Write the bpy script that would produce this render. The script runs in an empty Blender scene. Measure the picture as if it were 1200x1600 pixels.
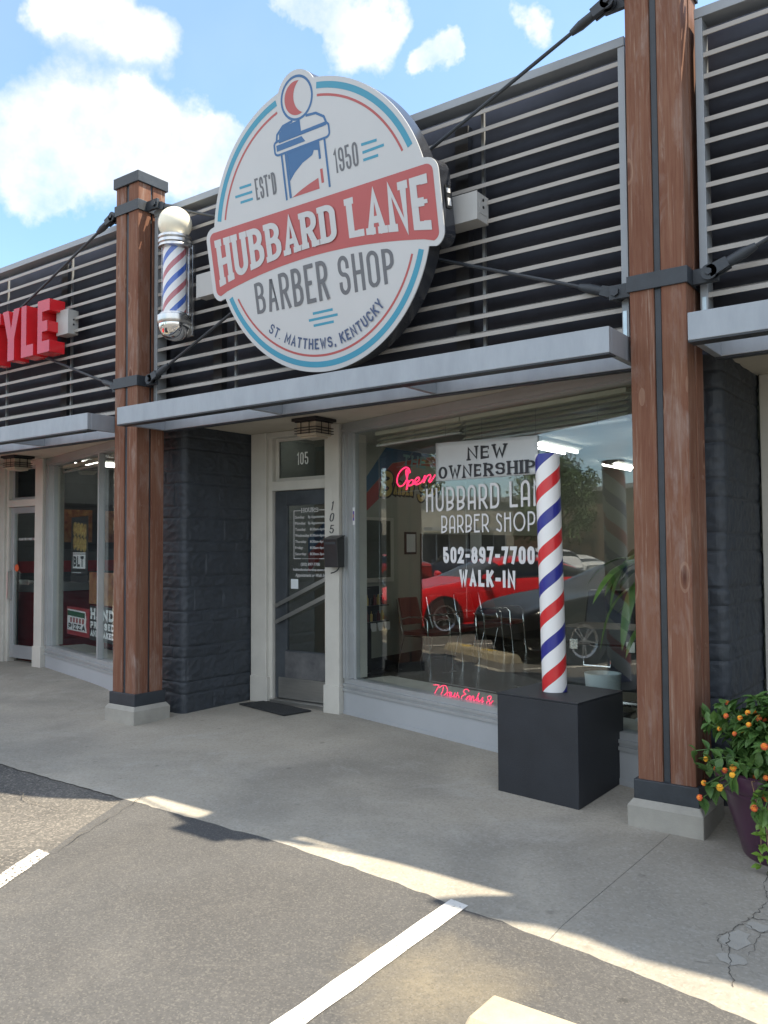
import bpy, bmesh, math, random
from mathutils import Vector, Matrix, noise
R = math.radians
sc = bpy.context.scene
COL = sc.collection
random.seed(7)

# ------------------------------------------------------------------ camera
cam_d = bpy.data.cameras.new("camera")
cam = bpy.data.objects.new("camera", cam_d)
COL.objects.link(cam)
cam_d.sensor_fit = 'VERTICAL'; cam_d.sensor_height = 36.0; cam_d.lens = 29.893
cam_d.clip_end = 2000.0; cam_d.clip_start = 0.05
_r = Vector((0.80464443, 0.59373027, -0.00563183)); _u = Vector((0.03021241, -0.03146846, 0.99904802))
_f = Vector((-0.59298782, 0.80404857, 0.04325894))
cam.matrix_world = Matrix(((_r.x, _u.x, -_f.x, 6.76290792), (_r.y, _u.y, -_f.y, -4.90414332),
                           (_r.z, _u.z, -_f.z, 1.57160982), (0, 0, 0, 1)))
sc.camera = cam

# ------------------------------------------------------------------ sun, sky, exposure
SUN = Vector((0.41, 0.308, 1.0)).normalized()           # towards the sun: behind the building, from the right
EL = math.asin(SUN.z); AZ = math.atan2(SUN.x, SUN.y)
sd = bpy.data.lights.new("sun", 'SUN'); sd.energy = 2.75; sd.angle = R(0.53); sd.color = (1.0, 0.875, 0.68)
so = bpy.data.objects.new("sun", sd); COL.objects.link(so)
so.rotation_euler = SUN.to_track_quat('Z', 'Y').to_euler(); so.location = (0, 0, 30)
sc.view_settings.view_transform = 'Standard'; sc.view_settings.look = 'None'
sc.view_settings.gamma = 1.0; sc.view_settings.exposure = 2.12
sc.view_settings.use_curve_mapping = False

CLOUDS = [(-0.7809, 0.4728, 0.4082, 0.0828), (-0.7384, 0.5336, 0.4124, 0.0828), (-0.6874, 0.5925, 0.4201, 0.0602), (-0.6594, 0.6119, 0.4367, 0.0377), (-0.7076, 0.55, 0.4436, 0.0301), (-0.6996, 0.4897, 0.5204, 0.052), (-0.6815, 0.5291, 0.5055, 0.0377), (-0.7202, 0.4611, 0.5183, 0.0377), (-0.5461, 0.6463, 0.533, 0.0527), (-0.5281, 0.676, 0.514, 0.0377), (-0.5599, 0.6229, 0.5463, 0.0377), (-0.467, 0.7273, 0.5029, 0.0339), (-0.4869, 0.7209, 0.4932, 0.0226), (-0.4472, 0.7332, 0.5123, 0.0226), (-0.4961, 0.6775, 0.5431, 0.0301), (-0.7983, 0.4769, 0.3679, 0.0527), (-0.3608, 0.7638, 0.5352, 0.0226)]
w = bpy.data.worlds.new("World"); sc.world = w; w.use_nodes = True
wt = w.node_tree; wt.nodes.clear()
def wn(t): return wt.nodes.new(t)
def wl(a, b): wt.links.new(a, b)
def wmath(op, a, b=None, c=None, clamp=False):
    n = wn('ShaderNodeMath'); n.operation = op; n.use_clamp = clamp
    for i, v in enumerate((a, b, c)):
        if v is None: continue
        if isinstance(v, (int, float)): n.inputs[i].default_value = v
        else: wl(v, n.inputs[i])
    return n.outputs[0]
out = wn('ShaderNodeOutputWorld'); bg = wn('ShaderNodeBackground'); wl(bg.outputs[0], out.inputs[0])
sky = wn('ShaderNodeTexSky'); sky.sky_type = 'NISHITA'; sky.sun_disc = False
sky.sun_elevation = EL; sky.sun_rotation = AZ; sky.altitude = 150; sky.air_density = 1.0; sky.dust_density = 0.7; sky.ozone_density = 1.0
tc = wn('ShaderNodeTexCoord'); gen = tc.outputs['Generated']
sep = wn('ShaderNodeSeparateXYZ'); wl(gen, sep.inputs[0])
n1 = wn('ShaderNodeTexNoise'); n1.inputs['Scale'].default_value = 9.0; n1.inputs['Detail'].default_value = 8.0; n1.inputs['Roughness'].default_value = 0.6
wl(gen, n1.inputs['Vector'])
nw = wn('ShaderNodeTexNoise'); nw.inputs['Scale'].default_value = 7.0; nw.inputs['Detail'].default_value = 6.0; nw.inputs['Roughness'].default_value = 0.62; wl(gen, nw.inputs['Vector'])
ws_ = wn('ShaderNodeVectorMath'); ws_.operation = 'MULTIPLY_ADD'; wl(nw.outputs[1], ws_.inputs[0]); ws_.inputs[1].default_value = (0.13, 0.13, 0.13)
wg = wn('ShaderNodeVectorMath'); wg.operation = 'ADD'; wl(gen, wg.inputs[0]); wg.inputs[1].default_value = (-0.065, -0.065, -0.065); wl(wg.outputs[0], ws_.inputs[2])
warped = ws_.outputs[0]
acc = None
for (x, y, z, rr) in CLOUDS:
    d = wn('ShaderNodeVectorMath'); d.operation = 'DISTANCE'; wl(warped, d.inputs[0]); d.inputs[1].default_value = (x, y, z)
    m = wn('ShaderNodeMapRange'); m.interpolation_type = 'SMOOTHERSTEP'
    wl(d.outputs['Value'], m.inputs[0]); m.inputs[1].default_value = 0.0; m.inputs[2].default_value = rr * 1.42
    m.inputs[3].default_value = 1.0; m.inputs[4].default_value = 0.0
    acc = m.outputs[0] if acc is None else wmath('ADD', acc, m.outputs[0])
acc = wmath('MINIMUM', acc, 0.95)
# dense cloud cover added behind the camera as fill for shaded surfaces
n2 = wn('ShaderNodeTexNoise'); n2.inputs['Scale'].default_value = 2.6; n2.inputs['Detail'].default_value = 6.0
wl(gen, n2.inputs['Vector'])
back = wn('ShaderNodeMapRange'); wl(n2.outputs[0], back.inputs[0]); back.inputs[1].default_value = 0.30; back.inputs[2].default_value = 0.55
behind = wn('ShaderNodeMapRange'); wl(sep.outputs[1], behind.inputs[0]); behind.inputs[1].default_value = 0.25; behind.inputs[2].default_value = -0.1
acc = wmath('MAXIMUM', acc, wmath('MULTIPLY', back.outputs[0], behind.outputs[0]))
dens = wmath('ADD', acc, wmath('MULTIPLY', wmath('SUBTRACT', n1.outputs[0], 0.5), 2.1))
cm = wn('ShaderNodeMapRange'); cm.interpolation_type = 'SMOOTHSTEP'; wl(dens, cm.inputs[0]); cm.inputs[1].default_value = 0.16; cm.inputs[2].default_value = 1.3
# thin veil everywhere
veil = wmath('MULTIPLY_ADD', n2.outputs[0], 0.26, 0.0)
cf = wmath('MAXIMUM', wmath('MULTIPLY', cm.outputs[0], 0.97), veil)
n3 = wn('ShaderNodeTexNoise'); n3.inputs['Scale'].default_value = 14.0; n3.inputs['Detail'].default_value = 5.0; wl(gen, n3.inputs['Vector'])
cr = wn('ShaderNodeMix'); cr.data_type = 'RGBA'; wl(n3.outputs[0], cr.inputs['Factor'])
cr.inputs['A'].default_value = (2.25, 2.35, 2.45, 1); cr.inputs['B'].default_value = (3.3, 3.25, 3.15, 1)
# the added clouds behind the camera are brightened for more fill light
bl = wn('ShaderNodeMapRange'); wl(sep.outputs[1], bl.inputs[0]); bl.inputs[1].default_value = 0.2; bl.inputs[2].default_value = -0.4; bl.inputs[3].default_value = 1.0; bl.inputs[4].default_value = 1.75
cb = wn('ShaderNodeVectorMath'); cb.operation = 'SCALE'; wl(cr.outputs['Result'], cb.inputs[0]); wl(bl.outputs[0], cb.inputs['Scale'])
sk = wn('ShaderNodeVectorMath'); sk.operation = 'MULTIPLY'; wl(sky.outputs[0], sk.inputs[0]); sk.inputs[1].default_value = (0.57, 0.71, 0.76)
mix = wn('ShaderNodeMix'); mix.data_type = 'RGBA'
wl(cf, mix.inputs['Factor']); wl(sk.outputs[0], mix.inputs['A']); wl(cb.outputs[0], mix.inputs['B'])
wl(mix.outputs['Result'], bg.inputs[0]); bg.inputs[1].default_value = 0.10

# ------------------------------------------------------------------ materials
def _nt(name):
    m = bpy.data.materials.new(name); m.use_nodes = True
    nt = m.node_tree; nt.nodes.clear()
    return m, nt
def mat(name, col, rough=0.6, metal=0.0, var=0.12, scale=6.0, bump=0.0, bscale=80.0, col2=None, stain=0.0, stretch=(1, 1, 1), spec=0.5):
    m, nt = _nt(name); N = nt.nodes.new; L = nt.links.new
    o = N('ShaderNodeOutputMaterial'); b = N('ShaderNodeBsdfPrincipled'); L(b.outputs[0], o.inputs[0])
    t = N('ShaderNodeTexCoord'); mp = N('ShaderNodeMapping'); mp.inputs['Scale'].default_value = stretch
    L(t.outputs['Object'], mp.inputs[0])
    n = N('ShaderNodeTexNoise'); n.inputs['Scale'].default_value = scale; n.inputs['Detail'].default_value = 6.0; n.inputs['Roughness'].default_value = 0.65
    L(mp.outputs[0], n.inputs['Vector'])
    mr = N('ShaderNodeMapRange'); L(n.outputs[0], mr.inputs[0]); mr.inputs[1].default_value = 0.3; mr.inputs[2].default_value = 0.7
    mx = N('ShaderNodeMix'); mx.data_type = 'RGBA'; L(mr.outputs[0], mx.inputs['Factor'])
    c2 = col2 if col2 else tuple(min(1, c * (1 + var)) for c in col)
    c1 = tuple(c * (1 - var) for c in col) if not col2 else col
    mx.inputs['A'].default_value = (*c1, 1); mx.inputs['B'].default_value = (*c2, 1)
    L(mx.outputs['Result'], b.inputs['Base Color'])
    b.inputs['Metallic'].default_value = metal; b.inputs['Specular IOR Level'].default_value = spec
    rr = N('ShaderNodeMapRange'); L(n.outputs[0], rr.inputs[0]); rr.inputs[3].default_value = max(0.02, rough - 0.08); rr.inputs[4].default_value = min(1, rough + 0.08)
    L(rr.outputs[0], b.inputs['Roughness'])
    if bump:
        n2 = N('ShaderNodeTexNoise'); n2.inputs['Scale'].default_value = bscale; n2.inputs['Detail'].default_value = 4.0
        L(mp.outputs[0], n2.inputs['Vector'])
        bp = N('ShaderNodeBump'); bp.inputs['Strength'].default_value = bump; bp.inputs['Distance'].default_value = 0.01
        L(n2.outputs[0], bp.inputs['Height']); L(bp.outputs[0], b.inputs['Normal'])
    return m
def emit(name, col, s):
    m, nt = _nt(name); N = nt.nodes.new; L = nt.links.new
    o = N('ShaderNodeOutputMaterial'); b = N('ShaderNodeEmission'); L(b.outputs[0], o.inputs[0])
    b.inputs[0].default_value = (*col, 1); b.inputs[1].default_value = s
    return m
def glass(name, f0=0.045, tint=(0.93, 0.96, 0.95)):
    m, nt = _nt(name); N = nt.nodes.new; L = nt.links.new
    o = N('ShaderNodeOutputMaterial'); mx = N('ShaderNodeMixShader'); L(mx.outputs[0], o.inputs[0])
    tr = N('ShaderNodeBsdfTransparent'); tr.inputs[0].default_value = (*tint, 1)
    g = N('ShaderNodeBsdfGlossy'); g.inputs['Roughness'].default_value = 0.0; g.inputs[0].default_value = (1, 1, 1, 1)
    lw = N('ShaderNodeLayerWeight'); lw.inputs[0].default_value = 0.5
    p = N('ShaderNodeMath'); p.operation = 'POWER'; L(lw.outputs['Facing'], p.inputs[0]); p.inputs[1].default_value = 5.0
    q = N('ShaderNodeMath'); q.operation = 'MULTIPLY_ADD'; L(p.outputs[0], q.inputs[0]); q.inputs[1].default_value = 0.95; q.inputs[2].default_value = f0
    L(q.outputs[0], mx.inputs[0]); L(tr.outputs[0], mx.inputs[1]); L(g.outputs[0], mx.inputs[2])
    return m
def wood_mat(name):
    m, nt = _nt(name); N = nt.nodes.new; L = nt.links.new
    o = N('ShaderNodeOutputMaterial'); b = N('ShaderNodeBsdfPrincipled'); L(b.outputs[0], o.inputs[0])
    t = N('ShaderNodeTexCoord'); oi = N('ShaderNodeObjectInfo')
    vo = N('ShaderNodeVectorMath'); vo.operation = 'MULTIPLY_ADD'; L(oi.outputs['Random'], vo.inputs[0]); vo.inputs[1].default_value = (31, 17, 23); L(t.outputs['Object'], vo.inputs[2])
    def nz(st, sc_, det=6, ro=0.6, dist=0.0):
        mp = N('ShaderNodeMapping'); mp.inputs['Scale'].default_value = st; L(vo.outputs[0], mp.inputs[0])
        n = N('ShaderNodeTexNoise'); n.inputs['Scale'].default_value = sc_; n.inputs['Detail'].default_value = det; n.inputs['Roughness'].default_value = ro
        n.inputs['Distortion'].default_value = dist; L(mp.outputs[0], n.inputs['Vector']); return n.outputs[0]
    def rng(x, a, c, lo=0.0, hi=1.0):
        r = N('ShaderNodeMapRange'); L(x, r.inputs[0]); r.inputs[1].default_value = a; r.inputs[2].default_value = c
        r.inputs[3].default_value = lo; r.inputs[4].default_value = hi; return r.outputs[0]
    def mixc(f, a, c):
        k = N('ShaderNodeMix'); k.data_type = 'RGBA'; L(f, k.inputs['Factor'])
        for nm, v in (('A', a), ('B', c)):
            if isinstance(v, tuple): k.inputs[nm].default_value = (*v, 1)
            else: L(v, k.inputs[nm])
        return k.outputs['Result']
    grain = nz((30, 30, 1.1), 2.2, 8, 0.7, 0.6)
    patch = nz((3, 3, 0.8), 1.6, 4)
    fine = nz((120, 120, 3), 2.0, 4)
    streak = nz((16, 16, 0.55), 2.0, 6, 0.7, 1.2)
    c = mixc(rng(patch, 0.3, 0.7), (0.15, 0.068, 0.043), (0.215, 0.113, 0.074))
    c = mixc(rng(grain, 0.42, 0.62, 0, 0.55), c, (0.125, 0.045, 0.03))
    wear = N('ShaderNodeMath'); wear.operation = 'MULTIPLY'; L(rng(streak, 0.53, 0.68), wear.inputs[0]); L(rng(fine, 0.38, 0.6), wear.inputs[1])
    c = mixc(rng(wear.outputs[0], 0, 1, 0, 0.55), c, (0.40, 0.32, 0.26))
    gw = N('ShaderNodeMath'); gw.operation = 'MULTIPLY'; L(rng(nz((4, 4, 1.2), 1.7, 6, 0.65, 0.5), 0.52, 0.7), gw.inputs[0]); L(rng(grain, 0.35, 0.6), gw.inputs[1])
    c = mixc(rng(gw.outputs[0], 0, 1, 0, 0.62), c, (0.33, 0.27, 0.24))
    # knots
    mp = N('ShaderNodeMapping'); mp.inputs['Scale'].default_value = (5.5, 5.5, 1.9); L(vo.outputs[0], mp.inputs[0])
    vr = N('ShaderNodeTexVoronoi'); vr.inputs['Scale'].default_value = 1.0; L(mp.outputs[0], vr.inputs['Vector'])
    wd_ = N('ShaderNodeMath'); wd_.operation = 'MULTIPLY_ADD'; L(fine, wd_.inputs[0]); wd_.inputs[1].default_value = 0.16; L(vr.outputs['Distance'], wd_.inputs[2])
    kn = rng(wd_.outputs[0], 0.10, 0.22, 0.85, 0)
    c = mixc(kn, c, (0.07, 0.028, 0.02))
    kr = N('ShaderNodeMath'); kr.operation = 'COMPARE'; L(vr.outputs['Distance'], kr.inputs[0]); kr.inputs[1].default_value = 0.15; kr.inputs[2].default_value = 0.02
    kf = rng(kr.outputs[0], 0, 1, 0, 0.22)
    c = mixc(kf, c, (0.42, 0.30, 0.22))
    L(c, b.inputs['Base Color']); b.inputs['Roughness'].default_value = 0.75; b.inputs['Specular IOR Level'].default_value = 0.15
    bp = N('ShaderNodeBump'); bp.inputs['Strength'].default_value = 0.5; bp.inputs['Distance'].default_value = 0.006; L(grain, bp.inputs['Height']); L(bp.outputs[0], b.inputs['Normal'])
    return m
def ground_mat(name, c1, c2, speck, speck_amt, stain_col, stain_lo, stain_hi, rough=0.9, pale=None, fine_scale=260.0, bump=0.5, spot=None, gum=False):
    m, nt = _nt(name); N = nt.nodes.new; L = nt.links.new
    o = N('ShaderNodeOutputMaterial'); b = N('ShaderNodeBsdfPrincipled'); L(b.outputs[0], o.inputs[0])
    g = N('ShaderNodeNewGeometry')
    def nz(s, d=5, ro=0.6, dist=0.0, st=(1, 1, 1)):
        mp = N('ShaderNodeMapping'); mp.inputs['Scale'].default_value = st; L(g.outputs['Position'], mp.inputs[0])
        n = N('ShaderNodeTexNoise'); n.inputs['Scale'].default_value = s; n.inputs['Detail'].default_value = d; n.inputs['Roughness'].default_value = ro
        n.inputs['Distortion'].default_value = dist; L(mp.outputs[0], n.inputs['Vector']); return n.outputs[0]
    def rng(x, a, c, lo=0.0, hi=1.0):
        r = N('ShaderNodeMapRange'); L(x, r.inputs[0]); r.inputs[1].default_value = a; r.inputs[2].default_value = c
        r.inputs[3].default_value = lo; r.inputs[4].default_value = hi; return r.outputs[0]
    def mixc(f, a, c):
        k = N('ShaderNodeMix'); k.data_type = 'RGBA'; L(f, k.inputs['Factor'])
        for nm, v in (('A', a), ('B', c)):
            if isinstance(v, tuple): k.inputs[nm].default_value = (*v, 1)
            else: L(v, k.inputs[nm])
        return k.outputs['Result']
    mid = nz(2.3, 7, 0.65); big = nz(0.55, 5, 0.55, 0.8); fine = nz(fine_scale, 2, 0.5); med = nz(45, 5, 0.7)
    c = mixc(rng(mid, 0.3, 0.7), c1, c2)
    c = mixc(rng(big, stain_lo, stain_hi, 0, 0.75), c, stain_col)
    if pale: c = mixc(rng(nz(1.4, 6, 0.7, 1.0), 0.54, 0.72, 0, 0.62), c, pale)
    if gum:
        vg = N('ShaderNodeTexVoronoi'); vg.inputs['Scale'].default_value = 2.6; L(g.outputs['Position'], vg.inputs['Vector'])
        c = mixc(rng(vg.outputs['Distance'], 0.035, 0.075, 0.45, 0), c, tuple(x * 0.35 for x in c1))
        scf = N('ShaderNodeMath'); scf.operation = 'MULTIPLY'; L(rng(nz(9, 7, 0.75, 2.0, (1.0, 2.6, 1)), 0.60, 0.68), scf.inputs[0]); L(rng(nz(1.7, 3), 0.45, 0.6), scf.inputs[1])
        c = mixc(rng(scf.outputs[0], 0, 1, 0, 0.55), c, tuple(min(1, x * 1.35) for x in c2))
    if spot:
        dv = N('ShaderNodeVectorMath'); dv.operation = 'DISTANCE'; L(g.outputs['Position'], dv.inputs[0]); dv.inputs[1].default_value = (spot[0], spot[1], -0.06)
        ds = N('ShaderNodeMath'); ds.operation = 'MULTIPLY_ADD'; L(nz(3.2, 6, 0.7, 0.6), ds.inputs[0]); ds.inputs[1].default_value = 0.7; L(dv.outputs['Value'], ds.inputs[2])
        c = mixc(rng(ds.outputs[0], spot[2] * 0.8, spot[2] * 1.9, 0.7, 0), c, spot[3])
    c = mixc(rng(med, 0.45, 0.75, 0, 0.35), c, tuple(x * 0.55 for x in c1))
    vr = N('ShaderNodeTexVoronoi'); vr.inputs['Scale'].default_value = fine_scale * 0.42; L(g.outputs['Position'], vr.inputs['Vector'])
    cs = N('ShaderNodeSeparateColor'); L(vr.outputs['Color'], cs.inputs[0])
    sp = rng(cs.outputs[0], 0.62, 1.0, 0, speck_amt)
    c = mixc(sp, c, speck)
    dk = rng(cs.outputs[1], 0.7, 1.0, 0, speck_amt * 0.9)
    c = mixc(dk, c, tuple(x * 0.4 for x in c1))
    L(c, b.inputs['Base Color']); b.inputs['Roughness'].default_value = rough; b.inputs['Specular IOR Level'].default_value = 0.25
    ad = N('ShaderNodeMath'); ad.operation = 'ADD'; L(cs.outputs[2], ad.inputs[0]); L(fine, ad.inputs[1])
    bp = N('ShaderNodeBump'); bp.inputs['Strength'].default_value = bump; bp.inputs['Distance'].default_value = 0.004
    L(ad.outputs[0], bp.inputs['Height']); L(bp.outputs[0], b.inputs['Normal'])
    return m
def stripe_mat(name, period, rise, red, blue, white, rough, z0=0.0, off=0.0):
    """helical red / white / blue bands round the local z axis, the seam at the back"""
    m, nt = _nt(name); N = nt.nodes.new; L = nt.links.new
    o = N('ShaderNodeOutputMaterial'); b = N('ShaderNodeBsdfPrincipled'); L(b.outputs[0], o.inputs[0])
    t = N('ShaderNodeTexCoord'); s = N('ShaderNodeSeparateXYZ'); L(t.outputs['Object'], s.inputs[0])
    def mt(op, a, c=None, d=None):
        n = N('ShaderNodeMath'); n.operation = op
        for i, v in enumerate((a, c, d)):
            if v is None: continue
            if isinstance(v, (int, float)): n.inputs[i].default_value = v
            else: L(v, n.inputs[i])
        return n.outputs[0]
    ang = mt('ARCTAN2', s.outputs[0], mt('MULTIPLY', s.outputs[1], -1.0))      # 0 at the front, + to the right
    ph = mt('FRACT', mt('DIVIDE', mt('ADD', mt('SUBTRACT', s.outputs[2], mt('MULTIPLY', ang, rise / math.pi)), off), period))
    r = N('ShaderNodeValToRGB'); r.color_ramp.interpolation = 'CONSTANT'; e = r.color_ramp.elements
    e[0].position = 0.0; e[0].color = (*red, 1); e[1].position = 0.22; e[1].color = (*white, 1)
    x = e.new(0.5); x.color = (*blue, 1); x = e.new(0.72); x.color = (*white, 1)
    L(ph, r.inputs[0]); L(r.outputs[0], b.inputs['Base Color']); b.inputs['Roughness'].default_value = rough
    return m
def carpaint(name):
    m, nt = _nt(name); N = nt.nodes.new; L = nt.links.new
    o = N('ShaderNodeOutputMaterial'); b = N('ShaderNodeBsdfPrincipled'); L(b.outputs[0], o.inputs[0])
    oi = N('ShaderNodeObjectInfo'); n = N('ShaderNodeTexNoise'); n.inputs['Scale'].default_value = 900
    mx = N('ShaderNodeMix'); mx.data_type = 'RGBA'; mx.blend_type = 'MULTIPLY'; mx.inputs['Factor'].default_value = 0.1
    L(oi.outputs['Color'], mx.inputs['A']); L(n.outputs[1], mx.inputs['B']); L(mx.outputs['Result'], b.inputs['Base Color'])
    b.inputs['Roughness'].default_value = 0.22; b.inputs['Coat Weight'].default_value = 0.0; b.inputs['Coat Roughness'].default_value = 0.03
    return m

M = {}
M['timber'] = wood_mat("weathered_red_timber")
M['black_steel'] = mat("black_steel", (0.026, 0.032, 0.04), 0.5, 0.0, 0.25, 9, 0.12, 60)
M['plinth'] = mat("cast_concrete", (0.30, 0.29, 0.26), 0.9, 0, 0.14, 5, 0.25, 140)
M['canopy'] = mat("grey_painted_metal", (0.28, 0.305, 0.335), 0.40, 0.3, 0.11, 3.0, 0.04, 25, stretch=(2.5, 2.5, 0.7))
M['louver'] = mat("louvre_grey", (0.33, 0.31, 0.285), 0.5, 0.15, 0.10, 3.0)
M['frame_grey'] = mat("frame_grey", (0.27, 0.29, 0.31), 0.45, 0.2, 0.07, 3.0)
M['frame_dark'] = mat("dark_stud", (0.06, 0.065, 0.075), 0.6, 0.1, 0.1, 3)
M['galv'] = mat("galvanised", (0.45, 0.52, 0.55), 0.35, 0.8, 0.1, 14)
M['black_wall'] = mat("black_felt", (0.060, 0.068, 0.094), 0.85, 0, 0.3, 1.2, 0.2, 20)
M['stone'] = mat("charcoal_painted_stone", (0.034, 0.041, 0.051), 0.62, 0, 0.22, 4.0, 0.35, 45)
M['soffit'] = mat("cream_soffit", (0.42, 0.38, 0.31), 0.85, 0, 0.10, 3.0, 0.2, 40, col2=(0.50, 0.46, 0.38))
M['casing'] = mat("white_casing_paint", (0.50, 0.485, 0.44), 0.6, 0, 0.09, 3.0, 0.08, 30)
M['alu'] = mat("aluminium_frame", (0.42, 0.44, 0.45), 0.38, 0.45, 0.07, 3.0)
M['panel'] = mat("grey_panel", (0.37, 0.39, 0.41), 0.5, 0.1, 0.06, 1.5)
M['door_dark'] = mat("dark_door_paint", (0.045, 0.052, 0.06), 0.45, 0, 0.3, 5.0, 0.05, 40)
M['door_worn'] = mat("worn_door_panel", (0.05, 0.052, 0.058), 0.5, 0, 0.3, 6, 0.1, 50, col2=(0.13, 0.13, 0.13))
M['brushed'] = mat("brushed_steel", (0.50, 0.49, 0.46), 0.32, 0.9, 0.1, 4, 0.05, 60, stretch=(1, 1, 14))
M['chrome'] = mat("chrome", (0.72, 0.73, 0.74), 0.10, 1.0, 0.04, 4)
M['polished'] = mat("satin_nickel", (0.55, 0.55, 0.55), 0.28, 0.95, 0.08, 6)
M['glass'] = glass("window_glass", 0.075)
M['door_glass'] = glass("door_glass", 0.17, (0.78, 0.83, 0.86))
M['transom_glass'] = glass("transom_glass", 0.10, (0.42, 0.45, 0.46))
M['tint_glass'] = glass("car_glass", 0.06, (0.12, 0.14, 0.14))
M['cyl_glass'] = glass("cylinder_glass", 0.03, (0.97, 0.98, 0.98))
M['walk'] = ground_mat("sidewalk_concrete", (0.325, 0.30, 0.252), (0.385, 0.357, 0.305), (0.42, 0.41, 0.38), 0.25, (0.215, 0.203, 0.178), 0.46, 0.66, gum=True, pale=(0.40, 0.385, 0.35), fine_scale=200, bump=0.3)
M['old_asphalt'] = ground_mat("old_asphalt", (0.112, 0.107, 0.100), (0.152, 0.144, 0.132), (0.34, 0.31, 0.27), 0.5, (0.07, 0.069, 0.068), 0.44, 0.62, fine_scale=210, bump=0.9)
M['new_asphalt'] = ground_mat("sealed_asphalt", (0.076, 0.077, 0.079), (0.096, 0.096, 0.097), (0.22, 0.21, 0.19), 0.30, (0.071, 0.070, 0.07), 0.48, 0.66, pale=(0.115, 0.112, 0.107), fine_scale=330, bump=0.6, gum=True, spot=(4.98, -2.2, 0.42, (0.22, 0.19, 0.135)))
M['dirt'] = mat("dark_joint", (0.08, 0.074, 0.064), 0.95, 0, 0.3, 20, 0.3, 90)
def paint_mat(name, col, hole_lo, hole_hi):
    m = mat(name, col, 0.75, 0, 0.08, 8, 0.25, 150)
    nt = m.node_tree; N = nt.nodes.new; L = nt.links.new
    b = [n for n in nt.nodes if n.type == 'BSDF_PRINCIPLED'][0]
    g = N('ShaderNodeNewGeometry'); n = N('ShaderNodeTexNoise'); n.inputs['Scale'].default_value = 55; n.inputs['Detail'].default_value = 5; n.inputs['Roughness'].default_value = 0.75
    L(g.outputs['Position'], n.inputs['Vector'])
    r = N('ShaderNodeMapRange'); L(n.outputs[0], r.inputs[0]); r.inputs[1].default_value = hole_lo; r.inputs[2].default_value = hole_hi
    L(r.outputs[0], b.inputs['Alpha']); return m
M['line_paint'] = paint_mat("white_line_paint", (0.62, 0.61, 0.585), 0.345, 0.41)
M['line_worn'] = paint_mat("worn_line_paint", (0.66, 0.63, 0.58), 0.42, 0.52)
M['stop_conc'] = mat("wheel_stop_concrete", (0.36, 0.315, 0.23), 0.85, 0, 0.16, 8, 0.3, 90)
M['stop_yellow'] = paint_mat("chipped_yellow_paint", (0.72, 0.50, 0.08), 0.44, 0.52)
M['cube'] = mat("black_box_paint", (0.016, 0.0185, 0.024), 0.55, 0, 0.2, 4, 0.1, 120)
M['pole_big'] = stripe_mat("barber_stripes", 0.42, 0.20, (0.58, 0.025, 0.03), (0.025, 0.03, 0.24), (0.74, 0.74, 0.74), 0.3, off=-0.047)
M['pole_small'] = stripe_mat("barber_stripes_small", 0.28, 0.34, (0.42, 0.12, 0.14), (0.05, 0.12, 0.45), (0.72, 0.71, 0.72), 0.35, off=-0.069)
M['globe'] = mat("milk_glass_globe", (0.84, 0.79, 0.64), 0.18, 0, 0.03, 3)
M['sign_white'] = mat("sign_face_white", (0.50, 0.515, 0.53), 0.35, 0, 0.03, 1.2)
M['sign_black'] = mat("sign_can_black", (0.026, 0.029, 0.037), 0.22, 0, 0.2, 4)
M['sign_red'] = mat("sign_red", (0.40, 0.085, 0.085), 0.4, 0, 0.05, 2)
M['sign_teal'] = mat("sign_teal", (0.045, 0.27, 0.40), 0.4, 0, 0.05, 2)
M['sign_blue'] = mat("sign_blue", (0.035, 0.125, 0.29), 0.4, 0, 0.05, 2)
M['sign_navy'] = mat("sign_navy", (0.06, 0.09, 0.18), 0.4, 0, 0.05, 2)
M['sign_grey'] = mat("sign_grey", (0.125, 0.13, 0.145), 0.4, 0, 0.05, 2)
M['box_grey'] = mat("utility_box_grey", (0.40, 0.40, 0.39), 0.5, 0.1, 0.06, 4)
M['red_acrylic'] = mat("red_acrylic", (0.60, 0.022, 0.03), 0.18, 0, 0.10, 3)
M['red_face'] = mat("red_letter_face", (0.46, 0.03, 0.045), 0.12, 0, 0.06, 3)
M['vinyl_white'] = mat("white_vinyl", (0.70, 0.71, 0.72), 0.5, 0, 0.03, 5)
M['banner_white'] = mat("banner_paper", (0.60, 0.64, 0.66), 0.55, 0, 0.04, 2)
M['ink'] = mat("black_ink", (0.025, 0.03, 0.036), 0.5, 0, 0.2, 5)
M['neon'] = emit("neon_tube", (1.0, 0.03, 0.12), 0.62)
M['tube_light'] = emit("fluorescent_tube", (1.0, 0.95, 0.86), 3.2)
M['wire'] = mat("wire", (0.35, 0.36, 0.36), 0.4, 0.6, 0.1, 5)
M['shop_wall'] = mat("shop_wall_paint", (0.34, 0.355, 0.31), 0.7, 0, 0.05, 2)
M['shop_floor'] = mat("shop_floor", (0.10, 0.095, 0.085), 0.25, 0, 0.2, 3)
M['shop_ceiling'] = mat("shop_ceiling", (0.55, 0.56, 0.53), 0.8, 0, 0.05, 2)
M['dark_wall'] = mat("dark_shop_wall", (0.09, 0.10, 0.105), 0.7, 0, 0.12, 1.5)
M['dark_ceiling'] = mat("dark_ceiling", (0.10, 0.105, 0.11), 0.8, 0, 0.1, 2)
M['backing'] = mat("dim_room_backing", (0.055, 0.05, 0.046), 0.45, 0, 0.2, 5)
M['skirting'] = mat("black_skirting", (0.02, 0.02, 0.022), 0.5, 0, 0.1, 5)
M['mural_blue'] = mat("mural_blue", (0.05, 0.13, 0.24), 0.6, 0, 0.1, 3)
M['mural_red'] = mat("mural_red", (0.38, 0.065, 0.065), 0.6, 0, 0.1, 3)
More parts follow.
